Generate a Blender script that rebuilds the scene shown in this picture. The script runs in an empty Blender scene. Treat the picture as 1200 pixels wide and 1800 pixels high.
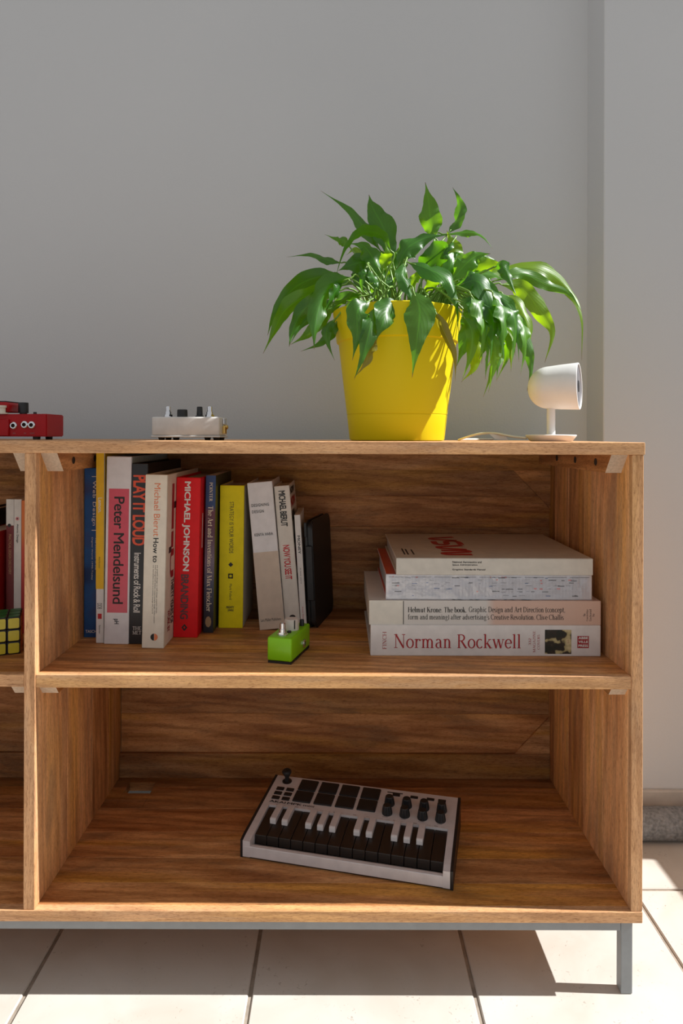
import bpy, bmesh, math, random
from mathutils import Vector, Matrix, Euler
random.seed(7)
R = math.radians
S = bpy.context.scene
COL = S.collection

# ------------------------------------------------------------------ camera, world, sun, exposure
EYE_Y, EYE_Z, F, CX, CY = -0.96, 0.790, 1200.0, 597.0, 766.0
ROLL = R(0.18)
cam = bpy.data.cameras.new('camera')
cam.sensor_fit = 'HORIZONTAL'; cam.sensor_width = 36.0; cam.lens = 36.0 * F / 1200.0
cam.shift_x = (600.0 - CX) / 1200.0
cam.shift_y = -(900.0 - CY) / 1200.0
cam.clip_start = 0.02; cam.clip_end = 200
camo = bpy.data.objects.new('camera', cam); COL.objects.link(camo)
camo.location = (0, EYE_Y, EYE_Z)
camo.rotation_euler = (Matrix.Rotation(R(90), 4, 'X') @ Matrix.Rotation(ROLL, 4, 'Z')).to_euler()
S.camera = camo

wd = bpy.data.worlds.new('daylight'); S.world = wd; wd.use_nodes = True
wd.node_tree.nodes['Background'].inputs[0].default_value = (0.97, 0.98, 1.0, 1)
wd.node_tree.nodes['Background'].inputs[1].default_value = 0.50

SUN_DIR = Vector((-1.118, 0.045, -1.0)).normalized()
sl = bpy.data.lights.new('sun', 'SUN'); sl.energy = 7.6; sl.angle = R(0.5); sl.color = (1.0, 0.99, 0.97)
so = bpy.data.objects.new('sun', sl); COL.objects.link(so)
so.rotation_euler = SUN_DIR.to_track_quat('-Z', 'Y').to_euler(); so.location = (3, -1, 4)

S.view_settings.view_transform = 'Standard'; S.view_settings.look = 'None'
S.view_settings.gamma = 1.0; S.view_settings.use_curve_mapping = False
S.view_settings.exposure = 0.0
S.cycles.max_bounces = 10; S.cycles.diffuse_bounces = 6; S.cycles.transmission_bounces = 6
S.cycles.sample_clamp_indirect = 6.0
S.cycles.use_denoising = True

def P(x, y, Y):
    """photo position + depth -> world point"""
    D = Y - EYE_Y
    dx, dy = x - CX, y - CY
    c, s = math.cos(ROLL), math.sin(ROLL)
    dx, dy = dx * c + dy * s, -dx * s + dy * c
    return Vector((dx * D / F, Y, EYE_Z - dy * D / F))

# ------------------------------------------------------------------ materials
def srgb(r, g, b):
    f = lambda c: ((c / 255 + 0.055) / 1.055) ** 2.4 if c / 255 > 0.04045 else c / 255 / 12.92
    return (f(r), f(g), f(b), 1)

class NT:
    def __init__(s, name):
        s.m = bpy.data.materials.new(name); s.m.use_nodes = True
        s.t = s.m.node_tree; s.n = s.t.nodes
        s.b = s.n['Principled BSDF']; s.o = s.n['Material Output']
    def new(s, typ, **kw):
        nd = s.n.new(typ)
        for k, v in kw.items():
            if k.startswith('i_'):
                nd.inputs[k[2:].replace('_', ' ')].default_value = v
            else: setattr(nd, k, v)
        return nd
    def l(s, a, b): s.t.links.new(a, b)
    def ramp(s, fac, stops):
        r = s.new('ShaderNodeValToRGB'); e = r.color_ramp.elements
        while len(e) < len(stops): e.new(0.5)
        for el, (p, c) in zip(e, stops): el.position = p; el.color = c
        s.l(fac, r.inputs[0]); return r.outputs[0]
    def mix(s, fac, a, b, mode='MIX'):
        m = s.new('ShaderNodeMix', data_type='RGBA', blend_type=mode)
        for sock, v in ((m.inputs[0], fac), (m.inputs[6], a), (m.inputs[7], b)):
            if hasattr(v, 'is_linked'): s.l(v, sock)
            else: sock.default_value = v
        return m.outputs[2]
    def math(s, op, a, b=0.0):
        m = s.new('ShaderNodeMath', operation=op)
        for sock, v in ((m.inputs[0], a), (m.inputs[1], b)):
            if hasattr(v, 'is_linked'): s.l(v, sock)
            else: sock.default_value = v
        return m.outputs[0]
    def bump(s, h, strength, dist=0.001):
        b = s.new('ShaderNodeBump'); b.inputs['Strength'].default_value = strength
        b.inputs['Distance'].default_value = dist
        s.l(h, b.inputs['Height']); s.l(b.outputs[0], s.b.inputs['Normal'])

_mats = {}
def mat(name, col, rough=0.5, metal=0.0, spec=0.5, grain=0.06, scale=60, coat=0.0):
    """plain paint / print / metal with a faint procedural unevenness"""
    if name in _mats: return _mats[name]
    k = NT(name)
    tc = k.new('ShaderNodeTexCoord')
    nz = k.new('ShaderNodeTexNoise', i_Scale=scale, i_Detail=3.0); k.l(tc.outputs['Object'], nz.inputs['Vector'])
    lo = tuple(c * (1 - grain) for c in col[:3]) + (1,); hi = tuple(min(1, c * (1 + grain)) for c in col[:3]) + (1,)
    k.l(k.ramp(nz.outputs['Fac'], [(0.3, lo), (0.7, hi)]), k.b.inputs['Base Color'])
    k.b.inputs['Roughness'].default_value = rough; k.b.inputs['Metallic'].default_value = metal
    k.b.inputs['Specular IOR Level'].default_value = spec
    k.b.inputs['Coat Weight'].default_value = coat
    _mats[name] = k.m; return k.m

def wood(name, axis, light=1.0):
    """mango wood; axis = grain direction; obj['seed'] / obj['tone'] vary board by board"""
    if name in _mats: return _mats[name]
    k = NT(name)
    tc = k.new('ShaderNodeTexCoord')
    sd = k.new('ShaderNodeAttribute', attribute_type='OBJECT', attribute_name='seed')
    tn = k.new('ShaderNodeAttribute', attribute_type='OBJECT', attribute_name='tone')
    off = k.new('ShaderNodeCombineXYZ')
    for i in range(3): k.l(sd.outputs['Fac'], off.inputs[i])
    add = k.new('ShaderNodeVectorMath', operation='ADD')
    k.l(tc.outputs['Object'], add.inputs[0]); k.l(off.outputs[0], add.inputs[1])
    def mapped(along, across):
        mp = k.new('ShaderNodeMapping')
        sc = [across] * 3; sc['XYZ'.index(axis)] = along
        mp.inputs['Scale'].default_value = sc
        k.l(add.outputs[0], mp.inputs['Vector']); return mp.outputs[0]
    def noise(v, scale, detail, dist=0.0, rough=0.55):
        n = k.new('ShaderNodeTexNoise', i_Scale=scale, i_Detail=detail, i_Distortion=dist, i_Roughness=rough)
        k.l(v, n.inputs['Vector']); return n.outputs['Fac']
    g1 = noise(mapped(1.1, 8.0), 2.0, 5.0, 1.2)          # broad figure
    g2 = noise(mapped(5.5, 60.0), 2.0, 7.0, 0.8)         # streaks
    g3 = noise(mapped(34.0, 330.0), 3.0, 3.0, 0.0, 0.75)  # pores
    g4 = noise(mapped(2.6, 8.0), 1.7, 4.0, 1.2)          # dark spalting clouds
    g5 = noise(mapped(0.9, 10.0), 1.4, 2.0, 0.8)         # golden bands
    wv = k.new('ShaderNodeTexWave', wave_type='BANDS', bands_direction='DIAGONAL', i_Scale=2.3, i_Distortion=9.0, i_Detail=3.0, i_Detail_Scale=1.1)
    k.l(mapped(1.1, 11.0), wv.inputs['Vector'])          # cathedral rings
    L = light
    c = k.ramp(g1, [(0.28, (0.37 * L, 0.152 * L, 0.050 * L, 1)), (0.5, (0.57 * L, 0.285 * L, 0.112 * L, 1)),
                    (0.72, (0.71 * L, 0.415 * L, 0.195 * L, 1))])
    c = k.mix(k.ramp(g5, [(0.52, (0, 0, 0, 1)), (0.66, (0.9, 0.9, 0.9, 1))]), c, (0.62 * L, 0.315 * L, 0.065 * L, 1))
    c = k.mix(0.6, c, k.ramp(wv.outputs['Fac'], [(0.1, (0.66, 0.57, 0.5, 1)), (0.6, (1.05, 1.03, 1.0, 1))]), 'MULTIPLY')
    st = k.ramp(g2, [(0.3, (0.68, 0.60, 0.52, 1)), (0.62, (1.06, 1.04, 1.02, 1))])
    c = k.mix(0.9, c, st, 'MULTIPLY')
    spa = k.new('ShaderNodeAttribute', attribute_type='OBJECT', attribute_name='spalting')
    sp = k.ramp(k.math('ADD', spa.outputs['Fac'], k.math('ADD', k.math('MULTIPLY', g4, 0.6), k.math('MULTIPLY', g2, 0.4))), [(0.52, (0, 0, 0, 1)), (0.62, (0.55, 0.55, 0.55, 1))])
    c = k.mix(sp, c, (0.17 * L, 0.09 * L, 0.045 * L, 1))
    po = k.ramp(g3, [(0.35, (0.50, 0.40, 0.33, 1)), (0.50, (1.04, 1.03, 1.02, 1))])
    c = k.mix(0.8, c, po, 'MULTIPLY')
    # sapwood edging strips are paler and pinker
    pale = k.mix(0.8, (0.58, 0.385, 0.235, 1), k.mix(1.0, st, po, 'MULTIPLY'), 'MULTIPLY')
    pf = k.new('ShaderNodeAttribute', attribute_type='OBJECT', attribute_name='pale')
    c = k.mix(pf.outputs['Fac'], c, pale)
    tclamp = tn.outputs['Fac']
    tone = k.new('ShaderNodeCombineColor')
    for i in range(3): k.l(tclamp, tone.inputs[i])
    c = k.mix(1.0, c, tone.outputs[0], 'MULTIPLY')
    k.l(c, k.b.inputs['Base Color'])
    k.b.inputs['Roughness'].default_value = 0.55
    k.b.inputs['Specular IOR Level'].default_value = 0.25
    k.bump(k.math('ADD', g3, g2), 0.35, 0.0006)
    _mats[name] = k.m; return k.m

def paint_wall():
    k = NT('white_wall_paint'); tc = k.new('ShaderNodeTexCoord')
    n = k.new('ShaderNodeTexNoise', i_Scale=220.0, i_Detail=4.0); k.l(tc.outputs['Object'], n.inputs['Vector'])
    n2 = k.new('ShaderNodeTexNoise', i_Scale=1.2, i_Detail=3.0); k.l(tc.outputs['Object'], n2.inputs['Vector'])
    k.l(k.ramp(n2.outputs['Fac'], [(0.3, (0.60, 0.605, 0.61, 1)), (0.7, (0.635, 0.64, 0.645, 1))]), k.b.inputs['Base Color'])
    k.b.inputs['Roughness'].default_value = 0.75; k.b.inputs['Specular IOR Level'].default_value = 0.2
    k.bump(n.outputs['Fac'], 0.22, 0.0012); return k.m

def tile_mat():
    k = NT('cream_travertine_tile'); tc = k.new('ShaderNodeTexCoord')
    sd = k.new('ShaderNodeObjectInfo')
    add = k.new('ShaderNodeVectorMath', operation='ADD')
    k.l(tc.outputs['Object'], add.inputs[0]); k.l(sd.outputs['Location'], add.inputs[1])
    def noise(scale, detail, dist=0.0):
        n = k.new('ShaderNodeTexNoise', i_Scale=scale, i_Detail=detail, i_Distortion=dist)
        k.l(add.outputs[0], n.inputs['Vector']); return n.outputs['Fac']
    a = noise(7.0, 6.0, 0.6)
    c = k.ramp(a, [(0.3, (0.53, 0.475, 0.41, 1)), (0.55, (0.60, 0.555, 0.50, 1)), (0.8, (0.64, 0.605, 0.56, 1))])
    pit = k.math('MULTIPLY', k.ramp(noise(190.0, 2.0, 1.0), [(0.64, (0, 0, 0, 1)), (0.72, (1, 1, 1, 1))]),
                 k.ramp(noise(16.0, 3.0, 0.5), [(0.50, (0, 0, 0, 1)), (0.62, (1, 1, 1, 1))]))
    c = k.mix(k.math('MULTIPLY', pit, 0.5), c, (0.24, 0.19, 0.14, 1))
    k.l(c, k.b.inputs['Base Color']); k.b.inputs['Roughness'].default_value = 0.55
    k.b.inputs['Specular IOR Level'].default_value = 0.3
    k.bump(k.math('SUBTRACT', a, pit), 0.3, 0.001); return k.m

def leaf_mat(name, dark, light, trans, tw):
    k = NT(name); uv = k.new('ShaderNodeUVMap'); sep = k.new('ShaderNodeSeparateXYZ')
    k.l(uv.outputs[0], sep.inputs[0])
    across = k.math('ABSOLUTE', k.math('SUBTRACT', sep.outputs[0], 0.5))
    # side veins sweep forward from the midrib
    vv = k.math('SUBTRACT', k.math('MULTIPLY', sep.outputs[1], 11.0), k.math('MULTIPLY', across, 7.0))
    vein = k.math('POWER', k.math('ABSOLUTE', k.math('SINE', k.math('MULTIPLY', vv, math.pi))), 0.5)
    tc = k.new('ShaderNodeTexCoord')
    n = k.new('ShaderNodeTexNoise', i_Scale=26.0, i_Detail=3.0); k.l(tc.outputs['Object'], n.inputs['Vector'])
    c = k.ramp(n.outputs['Fac'], [(0.3, dark), (0.72, light)])
    c = k.mix(k.math('MULTIPLY', k.math('SUBTRACT', 1.0, vein), 0.45), c, tuple(x * 0.55 for x in dark[:3]) + (1,))
    rib = k.math('LESS_THAN', across, 0.03)
    c = k.mix(k.math('MULTIPLY', rib, 0.6), c, tuple(min(1, x * 1.7) for x in light[:3]) + (1,))
    tip = k.ramp(sep.outputs[1], [(0.94, (0, 0, 0, 1)), (0.985, (1, 1, 1, 1))])
    c = k.mix(tip, c, (0.20, 0.085, 0.03, 1))
    k.l(c, k.b.inputs['Base Color'])
    k.b.inputs['Roughness'].default_value = 0.42; k.b.inputs['Specular IOR Level'].default_value = 0.7; k.b.inputs['Coat Weight'].default_value = 0.15; k.b.inputs['Coat Roughness'].default_value = 0.3
    k.bump(vein, 0.13, 0.0012)
    tr = k.new('ShaderNodeBsdfTranslucent')
    k.l(k.mix(tip, trans, (0.25, 0.12, 0.05, 1)), tr.inputs[0])
    ms = k.new('ShaderNodeMixShader'); ms.inputs[0].default_value = tw
    k.l(k.b.outputs[0], ms.inputs[1]); k.l(tr.outputs[0], ms.inputs[2]); k.l(ms.outputs[0], k.o.inputs[0])
    return k.m

W_X, W_Y, W_Z = wood('mango_wood_long_grain', 'X'), wood('mango_wood_deep_grain', 'Y'), wood('mango_wood_upright_grain', 'Z')
WALL, TILE = paint_wall(), tile_mat()
GROUT = mat('grey_brown_grout', (0.31, 0.26, 0.21, 1), 0.9, grain=0.2)
SKIRT = mat('beige_stone_skirting', (0.55, 0.49, 0.43, 1), 0.6, grain=0.12, scale=25)
STEEL = mat('grey_painted_steel', (0.25, 0.265, 0.275, 1), 0.5, 0.0)
ENDGRAIN = mat('pale_end_grain', (0.56, 0.42, 0.30, 1), 0.7, grain=0.12, scale=300)
BLACK = mat('black_plastic', (0.012, 0.012, 0.013, 1), 0.42)
HOLE_SHADE = mat('hole_shade_paint', (0.03, 0.018, 0.01, 1), 0.9)  # dark colour standing in for the shade inside holes
CHROME = mat('polished_chrome', (0.75, 0.75, 0.77, 1), 0.13, 1.0)
BRASS = mat('brass_plug', (0.70, 0.48, 0.16, 1), 0.22, 1.0)
PAGES = mat('page_edges', (0.56, 0.49, 0.40, 1), 0.85, grain=0.12, scale=400)
WHITEP = mat('white_plastic', (0.78, 0.77, 0.76, 1), 0.38)
INK = mat('black_ink', (0.018, 0.017, 0.016, 1), 0.6)
PRINTW = mat('white_print', (0.80, 0.78, 0.74, 1), 0.6)

# ------------------------------------------------------------------ mesh helpers
def link(o, parent=None):
    COL.objects.link(o)
    if parent is not None: o.parent = parent
    return o
def root(name, label, cat, loc=(0, 0, 0), rot=(0, 0, 0), group=None):
    o = bpy.data.objects.new(name, None); o.empty_display_size = 0.03
    o.location = loc; o.rotation_euler = rot; tag(o, label, cat, group); return link(o)
def tag(o, label, cat, group=None):
    o['label'] = label; o['category'] = cat
    if group: o['group'] = group
    return o
def done(name, bm, m, parent=None, smooth=False, loc=None, rot=None, label=None, seed=None, tone=1.0, kind=None, auto=None):
    me = bpy.data.meshes.new(name)
    bmesh.ops.recalc_face_normals(bm, faces=bm.faces[:])
    bm.to_mesh(me); bm.free()
    ms = m if isinstance(m, (list, tuple)) else [m]
    for x in ms: me.materials.append(x)
    if smooth: me.polygons.foreach_set('use_smooth', [True] * len(me.polygons))
    if auto: me.set_sharp_from_angle(angle=R(auto))
    o = bpy.data.objects.new(name, me)
    if loc is not None: o.location = loc
    if rot is not None: o.rotation_euler = rot
    if label: o['label'] = label
    if seed is not None: o['seed'] = float(seed); o['tone'] = float(tone)
    if kind: o['kind'] = kind
    return link(o, parent)
def box(bm, lo, hi, bev=0.0, seg=2, M=None, mi=0):
    vs = [bm.verts.new((x, y, z)) for x in (lo[0], hi[0]) for y in (lo[1], hi[1]) for z in (lo[2], hi[2])]
    idx = [(0, 1, 3, 2), (4, 6, 7, 5), (0, 4, 5, 1), (2, 3, 7, 6), (0, 2, 6, 4), (1, 5, 7, 3)]
    fs = [bm.faces.new([vs[i] for i in f]) for f in idx]
    for f in fs: f.material_index = mi
    if M is not None: bmesh.ops.transform(bm, matrix=M, verts=vs)
    if bev > 0:
        es = list({e for f in fs for e in f.edges})
        bmesh.ops.bevel(bm, geom=es, offset=bev, segments=seg, affect='EDGES', profile=0.5)
def prism(bm, poly, a, b, axis='Y', mi=0):
    """poly: 2D points in the plane across axis; extruded a..b along axis"""
    def mk(p, t):
        return {'Y': (p[0], t, p[1]), 'X': (t, p[0], p[1]), 'Z': (p[0], p[1], t)}[axis]
    A = [bm.verts.new(mk(p, a)) for p in poly]; B = [bm.verts.new(mk(p, b)) for p in poly]
    n = len(poly)
    fs = [bm.faces.new(A), bm.faces.new(B[::-1])]
    for i in range(n): fs.append(bm.faces.new([A[i], A[(i + 1) % n], B[(i + 1) % n], B[i]]))
    for f in fs: f.material_index = mi
    return fs
def lathe(bm, prof, seg=32, M=None, closed=False):
    """prof: (radius, height) from bottom to top about Z"""
    rings, vs = [], []
    for r, h in prof:
        if r < 1e-6: v = bm.verts.new((0, 0, h)); rings.append([v]); vs.append(v)
        else:
            rg = [bm.verts.new((r * math.cos(2 * math.pi * i / seg), r * math.sin(2 * math.pi * i / seg), h)) for i in range(seg)]
            rings.append(rg); vs += rg
    for a, b in zip(rings[:-1], rings[1:]):
        for i in range(seg):
            j = (i + 1) % seg
            if len(a) == 1 and len(b) == 1: continue
            if len(a) == 1: bm.faces.new([a[0], b[j], b[i]])
            elif len(b) == 1: bm.faces.new([a[i], a[j], b[0]])
            else: bm.faces.new([a[i], a[j], b[j], b[i]])
    for rg, h in ((rings[0], 0), (rings[-1], 1)):
        if len(rg) > 1 and not closed: bm.faces.new(rg)
    if M is not None: bmesh.ops.transform(bm, matrix=M, verts=vs)
def catmull(pts, n):
    pts = [Vector(p) for p in pts]
    q = [pts[0] * 2 - pts[1]] + pts + [pts[-1] * 2 - pts[-2]]
    out = []; m = len(pts) - 1
    for i in range(n + 1):
        u = i / n * m; k = min(int(u), m - 1); t = u - k
        a, b, c, d = q[k:k + 4]
        out.append(0.5 * ((2 * b) + (c - a) * t + (2 * a - 5 * b + 4 * c - d) * t * t + (3 * b - a - 3 * c + d) * t ** 3))
    return out
def tube(bm, pts, r, n=8, taper=None):
    pts = [Vector(p) for p in pts]; rings = []
    up = Vector((0.3, 0.8, 0.5)).normalized()
    for i, p in enumerate(pts):
        T = (pts[min(i + 1, len(pts) - 1)] - pts[max(i - 1, 0)]).normalized()
        a = T.cross(up)
        if a.length < 1e-4: a = T.cross(Vector((1, 0, 0)))
        a.normalize(); b = T.cross(a).normalized(); up = a.cross(T) * 1.0
        rr = r if taper is None else r * (1 + (taper - 1) * i / (len(pts) - 1))
        rings.append([bm.verts.new(p + (a * math.cos(2 * math.pi * k / n) + b * math.sin(2 * math.pi * k / n)) * rr) for k in range(n)])
    for A, B in zip(rings[:-1], rings[1:]):
        for k in range(n): bm.faces.new([A[k], A[(k + 1) % n], B[(k + 1) % n], B[k]])
    bm.faces.new(rings[0]); bm.faces.new(rings[-1][::-1])
NB = bmesh.new

# ------------------------------------------------------------------ lettering
ORI = {  # reading direction, up direction
    'down': (Vector((0, 0, -1)), Vector((1, 0, 0))),
    'up': (Vector((0, 0, 1)), Vector((-1, 0, 0))),
    'flat': (Vector((1, 0, 0)), Vector((0, 0, 1))),
    'side_down': (Vector((0, 0, -1)), Vector((0, 1, 0))),   # on a +X face
    'side_flat': (Vector((0, 1, 0)), Vector((0, 0, 1))),
    'floor': (Vector((1, 0, 0)), Vector((0, 1, 0))),
}
def sans(s, bold=0.0, spacing=1.0):
    cu = bpy.data.curves.new('lettering', 'FONT'); cu.body = s; cu.size = 1.0
    cu.space_character = spacing; cu.resolution_u = 3; cu.fill_mode = 'FRONT'
    o = bpy.data.objects.new('lettering', cu); COL.objects.link(o)
    dg = bpy.context.evaluated_depsgraph_get()
    me = bpy.data.meshes.new_from_object(o.evaluated_get(dg))
    vs = [(v.co.x, v.co.y) for v in me.vertices]; fs = [tuple(p.vertices) for p in me.polygons]
    bpy.data.objects.remove(o); bpy.data.curves.remove(cu); bpy.data.meshes.remove(me)
    if bold:   # heavier weight: the outline laid down again around itself
        V, Fc = [], []
        for k_ in range(8):
            ox, oy = bold * math.cos(k_ * math.pi / 4), bold * math.sin(k_ * math.pi / 4); n = len(V)
            V += [(x + ox, y + oy, k_ * 2.5e-5) for x, y in vs]; Fc += [tuple(i + n for i in f) for f in fs]
        vs, fs = V, Fc
    return vs, fs

# small serif alphabet drawn as pen strokes (cap height .7, x height .46)
TK, TN = 0.098, 0.036
def _arc(cx, cy, rx, ry, a0, a1, n=14):
    return [(cx + rx * math.cos(R(a0 + (a1 - a0) * i / n)), cy + ry * math.sin(R(a0 + (a1 - a0) * i / n))) for i in range(n + 1)]
def _st(x, y0, y1, w=None, s0=1, s1=1, sw=0.10):
    r = [('l', [(x, y0), (x, y1)], w or TK)]
    if s0: r.append(('s', x, y0, sw, 1))
    if s1: r.append(('s', x, y1, sw, -1))
    return r
def _flag(x, y): return [('l', [(x - 0.10, y - 0.035), (x - 0.01, y - 0.008)], TN)]
def _bowl(cx, cy, rx, ry, a0, a1): return [('a', _arc(cx, cy, rx, ry, a0, a1), 0)]
def _ln(x0, y0, x1, y1, w): return [('l', [(x0, y0), (x1, y1)], w)]
def _sf(x, y, sw, d): return [('s', x, y, sw, d)]
XH = 0.46
def _n(x): return _st(x, 0, XH, s1=0) + _flag(x, XH) + _bowl(x + 0.13, 0.29, 0.13, 0.165, 180, 0) + _st(x + 0.26, 0, 0.30, s1=0)
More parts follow.
